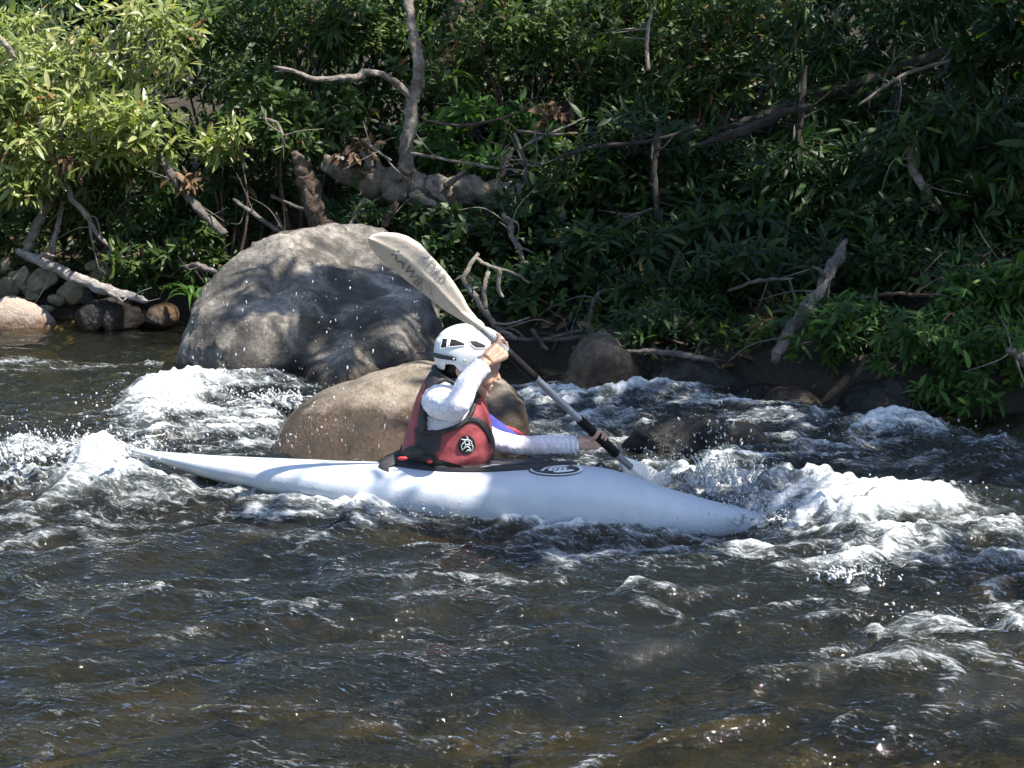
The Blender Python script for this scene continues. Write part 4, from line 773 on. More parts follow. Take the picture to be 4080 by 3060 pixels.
tall_tree('overhanging_tree', 'large tree on the right bank whose crown shades the rapids', (8.2, 2.9, float(terrain_z(8.2, 2.9))), (6.2, .8, 6.4), cl, .22, 6, LEAF_MID, 501, .2)
rng = np.random.default_rng(520); pts = []
for x, y, z, r, n in ((-.45, 4.15, .92, .2, 20), (-.7, 4.1, .86, .2, 20), (-.95, 4.1, .85, .2, 18), (-.9, 3.92, .66, .19, 20), (-.6, 3.95, .7, .18, 18), (-1.2, 4.02, .78, .17, 14), (-1.2, 3.76, .5, .14, 12), (-1.0, 3.68, .42, .12, 10), (-1.05, 3.45, .2, .11, 8), (-.35, 4.0, .75, .15, 14), (-1.5, 4.05, .8, .15, 9), (-.75, 3.78, .52, .10, 8), (-1.55, 3.78, .5, .10, 6), (-.4, 3.55, .3, .07, 4), (-.62, 3.42, .12, .08, 5), (-1.35, 3.85, .62, .18, 18), (-1.6, 3.8, .55, .15, 12), (-1.3, 3.6, .3, .13, 10), (-.2, 4.0, .8, .15, 12), (-.8, 4.05, .78, .2, 20), (-1.05, 3.95, .7, .18, 16), (-.5, 3.9, .62, .14, 12), (.06, -.2, .12, .18, 20), (-.1, .9, .5, .15, 4), (-.6, -.4, .1, .2, 7), (-1.0, -.35, .1, .16, 4)): pts.append((x, y, z, r, n))
for x_, y_ in ((.1, 4.4), (.35, 4.2), (-.1, 4.7), (.5, 3.8), (.2, 4.0)): pts.append((x_, y_, .35, .3, 26))
for _ in range(52): pts.append((rng.uniform(-1.5, 1.7), rng.uniform(5.6, 9.0), 1.5, .33, 8))
for _ in range(16): pts.append((rng.uniform(-2.2, -.6), rng.uniform(6.2, 8.2), 1.6, .28, 7))
cl = shade_clumps(pts, rng, 5.2, 6.6)
tall_tree('overhanging_tree', 'slender tree leaning over the river whose leaves dapple the boulder', (6.2, 3.4, float(terrain_z(6.2, 3.4))), (3.2, 2.0, 6.2), cl, .17, 6, LEAF_MID, 521, .13)

# ------------------------------------------------------------------ kayak
def superring(xc, y0, zt, zb, hb, heel, ns=56, n_=2.35, gun=.42):
    a = np.linspace(0, 2*PI, ns, endpoint=False); ca, sa = np.cos(a), np.sin(a)
    y = hb*np.sign(ca)*np.abs(ca)**(2/n_); up = sa >= 0; zg = zt-(zt-zb)*gun
    z = np.where(up, zg+(zt-zg)*np.abs(sa)**(2/1.9), zg-(zg-zb)*np.abs(sa)**(2/n_))
    zc = (zt+zb)/2; yy = y*math.cos(heel)+(z-zt)*math.sin(heel); zz_ = zt+(z-zt)*math.cos(heel)-y*math.sin(heel)
    return np.stack([np.full(ns, xc), y0+yy, zz_], 1)
KST = np.array([(520, 1786, 1794, .012), (580, 1793, 1818, .04), (650, 1800, 1845, .07), (800, 1812, 1895, .12), (1000, 1822, 1952, .17), (1200, 1830, 2003, .215), (1400, 1838, 2050, .25), (1600, 1843, 2090, .28), (1800, 1846, 2120, .29), (2000, 1847, 2145, .29),
                (2200, 1848, 2162, .28), (2350, 1855, 2172, .262), (2420, 1864, 2174, .25), (2500, 1888, 2174, .235), (2600, 1924, 2172, .205), (2700, 1957, 2167, .175), (2850, 1998, 2160, .13), (3000, 2036, 2140, .082), (3100, 2060, 2118, .048), (3170, 2078, 2098, .02), (3190, 2084, 2090, .008)])
HEEL = math.radians(9)
xs = np.concatenate([np.linspace(520, 700, 10)[:-1], np.linspace(700, 2850, 60)[:-1], np.linspace(2850, 3190, 16)])
rings = []
for x in xs:
    t_, b_, h_ = [np.interp(x, KST[:, 0], KST[:, i]) for i in (1, 2, 3)]
    T_, B_ = at(x, t_, 0), at(x, b_, 0); rings.append(superring(T_[0], 0, T_[2], B_[2], h_, HEEL, gun=.40))
R_ = np.array(rings)                       # smooth the station curves lengthwise
for _ in range(3): R_[1:-1] = R_[1:-1]*.5+(R_[:-2]+R_[2:])*.25
KV, KF = loft(list(R_))
hull_me = mesh_from('hull', KV, F=KF); HB = bvh_of(hull_me)
m, nt = new_mat('kayak_plastic'); N = NT(nt); p = ocoord(N)
f = N.noise(p, 7, 6, .6); g = N.noise(N.mapping(p, (4, 4, 30)), 9, 5, .7)
c = N.ramp(f, [(.3, (.46, .51, .60)), (.7, (.58, .62, .69))]); c = N.mix(N.ramp(g, [(.55, 0.0), (.75, .35)]), c, (.5, .54, .6))
c = N.mix(N.ramp(N.noise(N.mapping(p, (2, 2, 60), (0, .3, 0)), 3, 6, .75), [(.58, 0.0), (.70, .5)]), c, (.42, .44, .47))
c = N.mix(N.ramp(N.noise(N.mapping(p, (1.5, 3, 90), (0, -.25, 0)), 4, 5, .8), [(.60, 0.0), (.70, .45)]), c, (.78, .8, .82))
c = N.mix(N.ramp(N.noise(p, 1.8, 5, .6, .5), [(.4, 0.0), (.7, .45)]), c, (.46, .51, .58))
b = N.n('ShaderNodeBsdfPrincipled'); N.l(c, b.inputs['Base Color']); N.l(N.math('ADD', .25, N.math('MULTIPLY', N.noise(N.mapping(p, (5, 5, 1.5)), 6, 5, .7), .5)), b.inputs['Roughness'])
N.l(N.bump(N.noise(p, 90, 3), .25, .004, N.bump(N.noise(p, 5, 2), .35, .03)), b.inputs['Normal']); N.out(b.outputs[0]); KMAT = m
BLACK = plain('black_neoprene', (.016, .016, .019), .6, .3, 40, .5)
BLACKP = plain('black_plastic', (.012, .012, .014), .35, .2, 60)
WHITEP = plain('white_print', (.78, .78, .78), .5, .05, 30)
RED = plain('red_nylon', (.25, .046, .052), .62, .22, 14, .5, bscale=22)
REDT = plain('red_tab', (.5, .03, .04), .5, .1, 30)
kayak = empty('kayak', (0, 0, 0), 'white plastic river kayak with black cockpit rim and oval logo', 'kayak')
obj('hull', hull_me, KMAT, kayak)
# cockpit rim, an oval laid on the deck
def deck_z(x, y):
    h = HB.ray_cast(Vector((x, y, 2)), Vector((0, 0, -1))); return h[0].z if h[0] is not None else at(1900, 1845, 0)[2]
x0, x1 = at(1515, 1845, 0)[0], at(2290, 1845, 0)[0]
def oval(k, lift, n=72, shx=0.0):
    out = []
    for i in range(n):
        a = 2*PI*i/n; x = (x0+x1)/2+(x1-x0)/2*k*math.cos(a)+shx; y = .19*k*math.sin(a)*(1-.18*math.cos(a)); out.append((x, y, deck_z(x, y)+lift))
    return np.array(out)
def closed_tube(P, r, ns=8, flat=1.0):
    P = np.asarray(P); n = len(P); T = np.roll(P, -1, 0)-np.roll(P, 1, 0); T /= np.linalg.norm(T, axis=1)[:, None]
    Up = np.array([0, 0, 1.0]); N_ = np.cross(T, Up); N_ /= np.linalg.norm(N_, axis=1)[:, None]+1e-9; B_ = np.cross(N_, T); a = np.linspace(0, 2*PI, ns, endpoint=False)
    V = (P[:, None]+r*(N_[:, None]*np.cos(a)[None, :, None]*flat+B_[:, None]*np.sin(a)[None, :, None])).reshape(-1, 3)
    F = [(i*ns+j, ((i+1) % n)*ns+j, ((i+1) % n)*ns+(j+1) % ns, i*ns+(j+1) % ns) for i in range(n) for j in range(ns)]
    return V, F
V, F = closed_tube(oval(1, .004), .008, 8, 1.5); obj('cockpit_rim', mesh_from('cockpit_rim', V, F=F), BLACKP, kayak)
# ---- torso rings (back px, front px, half width)
TR = [((1597, 1850), (1940, 1858), .160), ((1599, 1815), (1956, 1820), .166), ((1602, 1780), (1966, 1788), .170), ((1618, 1712), (1967, 1736), .172), ((1640, 1642), (1958, 1682), .172), ((1664, 1575), (1947, 1637), .168), ((1688, 1522), (1933, 1602), .150), ((1710, 1484), (1919, 1580), .120), ((1728, 1466), (1905, 1569), .086)]
def torso_rings(n, k=1.0, ns=72, lo=0.0, hi=1.0, pw=2.5, dx=0):
    q = np.linspace(lo, hi, n)*(len(TR)-1); out = []
    B_ = np.array([at(*r[0], 0) for r in TR]); F_ = np.array([at(*r[1], 0) for r in TR]); W_ = np.array([r[2] for r in TR])
    i_ = np.arange(len(TR)); a = np.linspace(0, 2*PI, ns, endpoint=False); ca = np.sign(np.cos(a))*np.abs(np.cos(a))**(2/pw); sa = np.sign(np.sin(a))*np.abs(np.sin(a))**(2/pw)
    for s in q:
        b0 = np.array([np.interp(s, i_, B_[:, j]) for j in range(3)]); f0 = np.array([np.interp(s, i_, F_[:, j]) for j in range(3)]); w = np.interp(s, i_, W_)
        c0 = (b0+f0)/2; h = (f0-b0)/2; out.append(c0+h*k*ca[:, None]+np.array([0, w*k, 0])*sa[:, None])
    return out
# spray skirt from the waist out to the rim
top = torso_rings(2, 1.03, 72, .06, .10)[0]; a72 = np.arange(72)
rim = oval(.99, .012, 72)
for_b = top.copy(); cosx = np.cos(2*PI*a72/72); for_b[:, 2] += .035*np.clip(-cosx+.1, 0, 1)
rr = []
for t in np.linspace(0, 1, 9):
    w = t**.75; q = for_b*(1-w)+rim*w; ex = 1.15+1.3*np.clip(cosx+.4, 0, 1); q[:, 2] = for_b[:, 2]*(1-t)**ex+rim[:, 2]*(1-(1-t)**ex)+.006*np.sin(a72*1.7+t*5)*t*(1-t)*4; rr.append(q)
tun = torso_rings(3, 1.035, 72, .10, .24)
tl = []
for i in range(3):
    q = tun[i].copy(); sink = np.clip(cosx+.25, 0, 1.2); q[:, 2] -= sink*.04*i; tl.append(q)
V, F = loft(tl[::-1]+rr, False, False); sk = mesh_from('spray_skirt', V, F=F); obj('spray_skirt', sk, BLACK, kayak)
V, F = closed_tube(oval(.995, .011), .005, 6); obj('skirt_bungee', mesh_from('skirt_bungee', V, F=F), BLACKP, kayak)
# tail of the skirt pulled over the back of the rim
mbt = MB(); P = [at(1590, 1822, -.10), at(1555, 1838, -.13), at(1532, 1856, -.16), at(1547, 1886, -.215)]
mbt.add(*tube(smooth_path(P, 5), [.03, .028, .024, .003], 12, flat=.22, nrm=(0, -.6, .8))); obj('skirt_tail', mbt.mesh('skirt_tail'), BLACK, kayak)
for x, y, w_ in ((1605, 1826, .022), (1712, 1838, .012)):
    mb = MB(); c_ = at(x, y, -.20); mb.add(*ellipsoid(c_, (w_, .008, .008), 12, 8)); obj('pull_tab', mb.mesh('pull_tab'), REDT, kayak)
mb = MB(); mb.add(*ellipsoid(at(1650, 1803, -.150), (.045, .02, .028), 20, 12)); obj('back_pad', mb.mesh('back_pad'), plain('worn_grey_neoprene', (.03, .03, .033), .5, .5, 60, .6), kayak)
mb = MB(); mb.add(*ellipsoid(at(2427, 2084, -.235), (.011, .011, .011), 14, 10)); obj('drain_plug', mb.mesh('drain_plug'), plain('dark_metal', (.12, .11, .1), .35, .2, 50, metal=.6), kayak)
mb = MB(); q = np.array([at(2395, 1852, .02)[0], .02, 0]); q[2] = deck_z(q[0], .02); mb.add(*tube(smooth_path([q+[-.02, 0, -.005], q+[-.012, 0, .012], q+[.006, 0, .014], q+[.02, 0, -.005]], 4), .007, 8)); obj('deck_loop', mb.mesh('deck_loop'), BLACKP, kayak)
mb = MB(); q0 = at(650, 1800, 0); mb.add(*tube(smooth_path([q0+[-.03, 0, 0], q0+[0, -.01, .03], q0+[.05, 0, .0]], 4), .006, 8)); obj('stern_handle', mb.mesh('stern_handle'), BLACKP, kayak)
# oval logo: an ellipse laid on the hull, in photo pixels, then lettering
def cam_drop(bvh, px, py, lift, Y=0.0):
    q = Vector(at(px, py, Y)); d = (q-CAMP).normalized(); h = bvh.ray_cast(CAMP, d)
    if h[0] is None: h = bvh.find_nearest(q)
    n = h[1]
    if n.dot(d) > 0: n = -n
    return np.array(h[0]+n*lift)
def disc(bvh, cx, cy, rx, ry, lift, nr=5, ns=40, shear=0.0, Y=0.0):
    V = [cam_drop(bvh, cx, cy, lift, Y)]; F = []
    for r in range(1, nr+1):
        for j in range(ns):
            a = 2*PI*j/ns; x = rx*r/nr*math.cos(a); y = ry*r/nr*math.sin(a); V.append(cam_drop(bvh, cx+x, cy+y+shear*x, lift, Y))
    for j in range(ns):
        k = (j+1) % ns; F.append((0, 1+j, 1+k))
        for r in range(nr-1): F.append((1+r*ns+j, 1+(r+1)*ns+j, 1+(r+1)*ns+k, 1+r*ns+k))
    return np.array(V), F
def text_mesh(txt, shear=0.0, bold=0.0):
    cu = bpy.data.curves.new('t', 'FONT'); cu.body = txt; cu.shear = shear; cu.offset = bold; cu.resolution_u = 3
    o = bpy.data.objects.new('t', cu); COL.objects.link(o); me = eval_mesh(o); bpy.data.objects.remove(o); bpy.data.curves.remove(cu)
    V = mesh_co(me); F = [tuple(p.vertices) for p in me.polygons]; bpy.data.meshes.remove(me); return V, F
def px_text(name, txt, bvh, o_px, ex, ey, mat, parent, lift=.003, shear=0, bold=0, Y=0.0):
    V, F = text_mesh(txt, shear, bold)
    W = [cam_drop(bvh, o_px[0]+v[0]*ex[0]+v[1]*ey[0], o_px[1]+v[0]*ex[1]+v[1]*ey[1], lift, Y) for v in V]
    return obj(name, mesh_from(name, W, F=F, smooth=False), mat, parent)
V, F = disc(HB, 2214, 1874, 108, 25, .0015); lg = obj('logo_border', mesh_from('logo_border', V, F=F), BLACKP, kayak)
V, F = disc(HB, 2217, 1872, 106, 24, .003); obj('logo_ring', mesh_from('logo_ring', V, F=F), WHITEP, kayak)
V, F = disc(HB, 2215, 1873, 94, 19, .0045); obj('logo_field', mesh_from('logo_field', V, F=F), BLACKP, kayak)
px_text('logo_lettering', 'rtm', HB, (2152, 1881), (66, -1.0), (10, -26), WHITEP, kayak, .006, .3, .035)
V, F = disc(HB, 2212, 1862, 58, 3.6, .0062, 2, 24); obj('logo_bar', mesh_from('logo_bar', V, F=F), WHITEP, kayak)
V, F = disc(HB, 2246, 1882, 42, 4.5, .0062, 2, 24, -.08); obj('logo_swoosh', mesh_from('logo_swoosh', V, F=F), WHITEP, kayak)

# ------------------------------------------------------------------ paddle
SA, SB = at(1985, 1369, -.13), at(2390, 1747, .19); SU = (SB-SA)/np.linalg.norm(SB-SA)
def project(p_):
    d = np.asarray(p_)-np.array([0, CAM_Y, CAM_H]); z = d[1]*_cp-d[2]*_sp; return CX+FPX*d[0]/z, CY-FPX*(d[1]*_sp+d[2]*_cp)/z
_ts = np.linspace(-1.2, 1.2, 400); _px = np.array([project(SA+SU*t)[0] for t in _ts])
def shaft_pt(px): return SA+SU*np.interp(px, _px, _ts)
paddle = empty('paddle', shaft_pt(2500), 'double bladed kayak paddle with grey shaft and black grips, raised diagonally', 'paddle')
SHAFT = plain('grey_shaft', (.33, .34, .36), .35, .25, 25, metal=.35)
BLADE = plain('pale_blade_plastic', (.64, .56, .47), .5, .10, 12, .2)
def straight(name, a, b, r, mat, n=8, ns=16):
    P = np.linspace(shaft_pt(a), shaft_pt(b), n); V, F = tube(P, r, ns); return obj(name, mesh_from(name, V, F=F), mat, paddle)
straight('shaft', 1885, 2512, .0155, SHAFT); GRIP = plain('black_rubber_grip', (.007, .007, .008), .7, .2, 60, spec=.2); straight('grip', 2015, 2132, .0185, GRIP); straight('grip', 2308, 2455, .0195, GRIP)
straight('shaft_collar', 2128, 2140, .0175, SHAFT, 3)
UE = [(1906, 1279), (1872, 1240), (1859, 1222), (1843, 1190), (1805, 1133), (1764, 1082), (1716, 1032), (1669, 981), (1621, 950), (1574, 935), (1511, 931), (1480, 938)]
LE = [(1897, 1300), (1875, 1297), (1859, 1290), (1820, 1268), (1764, 1237), (1685, 1174), (1621, 1127), (1558, 1076), (1504, 1029), (1476, 990), (1465, 966), (1466, 950)]
def resample(P, n):
    P = np.asarray(P, float); l = np.concatenate([[0], np.cumsum(np.linalg.norm(np.diff(P, axis=0), axis=1))]); q = np.linspace(0, l[-1], n); return np.stack([np.interp(q, l, P[:, i]) for i in (0, 1)], 1)
UEr, LEr = resample(UE, 30), resample(LE, 30)
def blade_shell(edge_pts, curv, th):
    """edge_pts: list of (P_upper, P_lower, normal) world; returns a closed thin shell"""
    m_ = 11; fr = []; bk = []
    for (pu, pl, nn) in edge_pts:
        for j in range(m_):
            v = -1+2*j/(m_-1); c = pu*(1-(v+1)/2)+pl*((v+1)/2); w = np.linalg.norm(pu-pl)
            off = -curv*w*v*v+.010*math.exp(-(v*5)**2); e = th*(1-.55*abs(v)**6)
            fr.append(c+nn*(off+e/2)); bk.append(c+nn*(off-e/2-.004*(abs(v) > .95)))
    n_ = len(edge_pts); V = np.array(fr+bk); o2 = n_*m_; F = []
    for i in range(n_-1):
        for j in range(m_-1):
            a = i*m_+j; F.append((a, a+1, a+m_+1, a+m_)); F.append((o2+a, o2+a+m_, o2+a+m_+1, o2+a+1))
        for j in (0, m_-1):
            a = i*m_+j; q = (a, a+m_, o2+a+m_, o2+a); F.append(q if j == 0 else q[::-1])
    for j in range(m_-1): a = (n_-1)*m_+j; F.append((a, a+1, o2+a+1, o2+a)); F.append((o2+j, o2+j+1, j+1, j))
    return V, F
ax2 = np.array([405., 378.]); ax2 /= np.linalg.norm(ax2)
def Yaxis(px, py):
    s = (px-1985)*ax2[0]+(py-1369)*ax2[1]; return shaft_pt(1985+s*ax2[0])[1]
nb = np.array([-.22, -1, -.36]); nb /= np.linalg.norm(nb)
ep = []
for (u_, l_) in zip(UEr, LEr):
    yc = Yaxis(*((u_+l_)/2)); ep.append((at(u_[0], u_[1], yc-.30*pxm(0)*np.linalg.norm(u_-l_)*.55), at(l_[0], l_[1], yc+.30*pxm(0)*np.linalg.norm(u_-l_)*.55), nb))
V, F = blade_shell(ep, .10, .012); bme = mesh_from('blade', V, F=F); BB = bvh_of(bme); bl = obj('blade', bme, BLADE, paddle)
bl['label'] = 'raised pale grey blade with hand lettering'
cen = np.array([(a+b_)/2 for a, b_, _ in ep]); Pn = [ep[3][0]*.5+ep[3][1]*.5, shaft_pt(1906), shaft_pt(1925)]
V, F = tube(smooth_path([cen[6], cen[3], shaft_pt(1900), shaft_pt(1915)], 5), [.006, .013, .019, .0185], 12); obj('blade_socket', mesh_from('blade_socket', V, F=F), BLADE, paddle)
INK = plain('faded_marker_ink', (.20, .195, .2), .6, .35, 40)
INK2 = plain('pale_marker_ink', (.36, .35, .35), .6, .25, 40)
def wr(txt, o, s, mat, bold=.012):
    e = np.array([.62, .78]); e /= np.linalg.norm(e); n_ = np.array([.86, -.5])
    px_text('lettering', txt, BB, o, e*s, n_*s*.86, mat, bl, .0025, 0, bold, -.4)
wr('KAWB', (1556, 1010), 58, INK); wr('ADAP', (1676, 1020), 50, INK2); wr('rol ll', (1640, 1128), 52, INK2, .0)
# lower blade dips into the water on the far side
wdir = np.array([.55, .25, .80]); wdir -= SU*np.dot(wdir, SU); wdir /= np.linalg.norm(wdir); nd = np.cross(SU, wdir); nd = nd if nd[1] < 0 else -nd
nk = shaft_pt(2478); ep = []
for t, hw in zip(np.linspace(0, .46, 26), np.interp(np.linspace(0, 1, 26), [0, .08, .2, .35, .55, .75, .9, 1], [.016, .026, .046, .064, .078, .080, .066, .03])):
    c_ = nk+SU*t; ep.append((c_+wdir*hw, c_-wdir*hw, nd))
V, F = blade_shell(ep, .12, .011); b2 = obj('blade', mesh_from('blade', V, F=F), plain('sunlit_blade_plastic', (.85, .82, .76), .45, .08, 12), paddle); b2['label'] = 'lower blade, whitened as if sunlit, entering the water'  # same kind of blade, sunlight put into its whiter colour

# ------------------------------------------------------------------ the kayaker
SKIN_m, nt = new_mat('skin'); N = NT(nt); p = pos(N); f = N.noise(p, 40, 4)
c = N.ramp(f, [(.3, (.50, .29, .21)), (.7, (.60, .37, .275))]); b = N.n('ShaderNodeBsdfPrincipled'); N.l(c, b.inputs['Base Color']); b.inputs['Roughness'].default_value = .45
b.inputs['Subsurface Weight'].default_value = .12; b.inputs['Subsurface Radius'].default_value = (.01, .004, .002); N.l(N.bump(N.noise(p, 300, 2), .15, .002), b.inputs['Normal']); N.out(b.outputs[0]); SKIN = SKIN_m
person = empty('person', at(1790, 1846, 0), 'child kayaker in white helmet, red life vest and white patterned shirt, paddling hard', 'person')
NEAR = [at(1738, 1600, -.10), at(1770, 1612, -.19), at(1822, 1616, -.27), at(1863, 1527, -.24), at(1938, 1436, -.195)]
FAR = [at(1830, 1640, .10), at(1930, 1735, .16), at(2050, 1772, .17), at(2180, 1772, .165), at(2300, 1770, .165)]
mb = MB()
def blob(px, py, Y, r, rot=None): mb.add(*ellipsoid(at(px, py, Y), r, 18, 12, rot))
rings_b = torso_rings(12, .74, 32, .05, .85); mb.add(*loft(rings_b))
mb.add(*tube(smooth_path([at(1800, 1570, 0), at(1840, 1510, 0), at(1875, 1460, 0)], 4), [.055, .046, .05], 14))
blob(1872, 1415, 0, (.090, .072, .095)); blob(1908, 1482, 0, (.062, .056, .080)); blob(1900, 1535, 0, (.046, .046, .042)); blob(1922, 1560, 0, (.026, .030, .027)); blob(1932, 1572, 0, (.0165, .02, .015))
blob(1930, 1450, 0, (.066, .058, .05)); blob(1938, 1533, 0, (.027, .028, .036)); blob(1950, 1500, 0, (.030, .030, .035)); blob(1925, 1555, 0, (.026, .030, .03)); blob(1935, 1512, -.026, (.030, .026, .032)); blob(1935, 1512, .026, (.030, .026, .032))
mb.add(*tube(smooth_path([at(1968, 1462, 0), at(1976, 1482, 0), at(1984, 1505, 0), at(1985, 1514, 0)], 4), [.009, .010, .0115, .010], 12))
for s in (-1, 1): blob(1970, 1519, .011*s, (.009, .008, .0075)); mb.add(*tube(smooth_path([at(1962, 1452, .006*s), at(1972, 1450, .022*s), at(1955, 1452, .045*s)], 4), [.012, .011, .009], 10)); blob(1832, 1478, .078*s, (.017, .008, .026))
mb.add(*tube(smooth_path([at(1938, 1546, -.024), at(1956, 1537, -.010), at(1959, 1537, 0), at(1956, 1537, .010), at(1938, 1546, .024)], 4), [.006, .0095, .0100, .0095, .006], 10))
mb.add(*tube(smooth_path([at(1934, 1551, -.022), at(1944, 1557, -.010), at(1946, 1558, 0), at(1944, 1557, .010), at(1934, 1551, .022)], 4), [.005, .0085, .0092, .0085, .005], 10))
mb.add(*tube(smooth_path(NEAR, 5), [.04, .038, .034, .032, .024], 12)); mb.add(*tube(smooth_path(FAR, 5), [.04, .036, .032, .030, .025], 12))
def grip_hand(c, u, wrist, far=1.0, fsp=.0178, pd=None, pw=1.0):
    u = u/np.linalg.norm(u); e1 = wrist-c if pd is None else np.array(pd, float); e1 -= u*np.dot(e1, u); e1 /= np.linalg.norm(e1); e2 = np.cross(u, e1)
    if e2[1]*far < 0: e2 = -e2
    rs = .0185; rf = rs+.0065
    pc = c+e1*(rs+.011)
    # palm: from the wrist, widening to the knuckle row
    for k in (-1, 0, 1):
        mb.add(*tube(smooth_path([wrist+u*k*.010, (wrist+pc)/2+u*k*.017+e2*.004, pc+u*k*.021*pw, pc+u*k*.021*pw+e2*.016-e1*.006], 4), [.019, .019*pw, .0170*pw, .0105], 10))
    for k in range(4):
        o = u*((k-1.5)*fsp+.002); ln = (205, 240, 232, 190)[k]; a = np.radians(np.linspace(15, 15+ln, 9)); bend = 1+.06*np.sin(a*3)
        P = [c+o*(1+.10*(i/8))+(e1*math.cos(t)+e2*math.sin(t))*rf*bd for i, (t, bd) in enumerate(zip(a, bend))]
        mb.add(*tube(P, [.0076, .0074, .0072, .0068, .0060], 9))
    a = np.radians(np.linspace(-10, -150, 8)); P = [c-u*(.030+.014*i/7)+(e1*math.cos(t)+e2*math.sin(t))*(rf+.001) for i, t in enumerate(a)]
    mb.add(*tube([pc-u*.016+e1*.01]+P, [.012, .0105, .0095, .0090, .0072], 9))
grip_hand(shaft_pt(1994), SU, at(1942, 1432, -.195), pd=(-.25, -.9, -.42), pw=1.25); grip_hand(shaft_pt(2388), SU, at(2300, 1770, .165))
obj('body', remeshed(mb, 'body', .0028, 3, .45), SKIN, person)
BROW = plain('dark_brow', (.03, .018, .014), .7, .2, 80); LIP = plain('lips', (.36, .14, .12), .45, .15, 60)
for s in (-1, 1):
    V, F = tube(smooth_path([at(1985, 1448, .014*s), at(1982, 1443, .028*s), at(1966, 1447, .046*s)], 4), [.003, .0036, .002], 8); obj('eyebrow', mesh_from('eyebrow', V, F=F), BROW, person)
V, F = tube(smooth_path([at(1937, 1549, -.026), at(1955, 1547, -.012), at(1960, 1547, 0), at(1955, 1547, .012), at(1937, 1549, .026)], 4), [.0018, .0042, .0046, .0042, .0018], 8); obj('lips', mesh_from('lips', V, F=F), LIP, person)
# eyes
for s in (-1, 1):
    q = MB(); q.add(*ellipsoid(at(1962, 1466, .032*s), (.0105, .011, .0105), 14, 10)); e_ = obj('eye', q.mesh('eye'), plain('eye_white', (.7, .68, .65), .2, .02), person)
    q = MB(); q.add(*ellipsoid(at(1968, 1467, .034*s), (.0058, .0058, .0058), 12, 8)); obj('iris', q.mesh('iris'), plain('dark_iris', (.02, .012, .01), .15, .1), e_)
mh = MB(); mh.add(*ellipsoid(at(1822, 1455, 0), (.060, .076, .058), 24, 14)); mh.add(*ellipsoid(at(1860, 1420, 0), (.09, .078, .06), 24, 14)); obj('hair', remeshed(mh, 'hair', .006, 2), plain('black_hair', (.012, .010, .010), .5, .3, 120, .6), person)
# shirt with a printed hexagon net
m, nt = new_mat('hexagon_print_shirt'); N = NT(nt); p = pos(N); sep = N.n('ShaderNodeSeparateXYZ'); N.l(p, sep.inputs[0])
S_ = 1/.026
X = N.math('ADD', N.math('MULTIPLY', sep.outputs[0], S_), N.math('MULTIPLY', sep.outputs[1], S_*.35)); Z = N.math('MULTIPLY', sep.outputs[2], S_)
def cell(ox, oz):
    fx = N.math('SUBTRACT', N.math('FLOORED_MODULO', N.math('ADD', X, ox), 1.0), .5); fz = N.math('SUBTRACT', N.math('FLOORED_MODULO', N.math('ADD', Z, oz), 1.7320508), .8660254)
    return fx, fz, N.math('ADD', N.math('MULTIPLY', fx, fx), N.math('MULTIPLY', fz, fz))
ax_, az_, ad = cell(0, 0); bx_, bz_, bd = cell(.5, .8660254)
sel = N.math('LESS_THAN', ad, bd)
def pick(a, b_): return N.math('ADD', N.math('MULTIPLY', a, sel), N.math('MULTIPLY', b_, N.math('SUBTRACT', 1.0, sel)))
hx = N.math('ABSOLUTE', pick(ax_, bx_)); hz = N.math('ABSOLUTE', pick(az_, bz_))
hd = N.math('MAXIMUM', hx, N.math('ADD', N.math('MULTIPLY', hx, .5), N.math('MULTIPLY', hz, .8660254)))
line = N.math('MULTIPLY', N.math('SUBTRACT', hd, .43), 1/.045, clamp=True)
wn_ = N.noise(p, 26, 4)
c = N.mix(N.math('MULTIPLY', line, .55), (.84, .82, .88), (.40, .37, .50)); c = N.mix(N.math('MULTIPLY', wn_, .25), c, (.70, .69, .80))
b = N.n('ShaderNodeBsdfPrincipled'); N.l(c, b.inputs['Base Color']); b.inputs['Roughness'].default_value = .75
N.l(N.bump(N.noise(N.mapping(p, (1, 1, .5), (0, .6, 0)), 16, 3, .55, 1.0), .4, .02), b.inputs['Normal']); N.out(b.outputs[0]); SHIRT = m
ms = MB(); ms.add(*loft(torso_rings(14, .90, 40, .05, .93)))
ms.add(*tube(smooth_path(NEAR[:-1]+[at(1926, 1452, -.205)], 6), [.066, .062, .050, .045, .038], 16)); ms.add(*ellipsoid(at(1752, 1600, -.115), (.062, .06, .072), 18, 12))
ms.add(*tube(smooth_path(FAR, 6), [.062, .050, .042, .040, .039], 16))
sme = remeshed(ms, 'shirt', .0048, 6, .5)
co = mesh_co(sme); nrm = np.array([v.normal[:] for v in sme.vertices])
wr_ = fbm(co[:, 0]*26, co[:, 1]*26, co[:, 2]*18, 2)*.0026; cuff = np.exp(-((co[:, 0]-at(2290, 1770, .165)[0])/.035)**2)*(co[:, 1] > .05)+np.exp(-(np.linalg.norm(co-NEAR[-1], axis=1)/.05)**2)
wr_ += cuff*.004*np.sin(co[:, 0]*330+co[:, 2]*120+3*fbm(co[:, 0]*20, co[:, 1]*20, co[:, 2]*20, 1))
set_co(sme, co+nrm*wr_[:, None]); obj('shirt', sme, SHIRT, person)
BLUE = plain('blue_fabric', (.035, .04, .26), .7, .2, 30, .4); REDF = plain('red_trim', (.5, .03, .05), .6, .15, 30)
V, F = tube(smooth_path([at(1915, 1690, .20), at(1985, 1718, .215), at(2085, 1752, .21)], 6), [.062, .040, .010], 14, flat=.6, nrm=(0, 1, 0)); pn = obj('sleeve_panel', mesh_from('sleeve_panel', V, F=F), BLUE, person); pn['label'] = 'blue panel on the far sleeve'
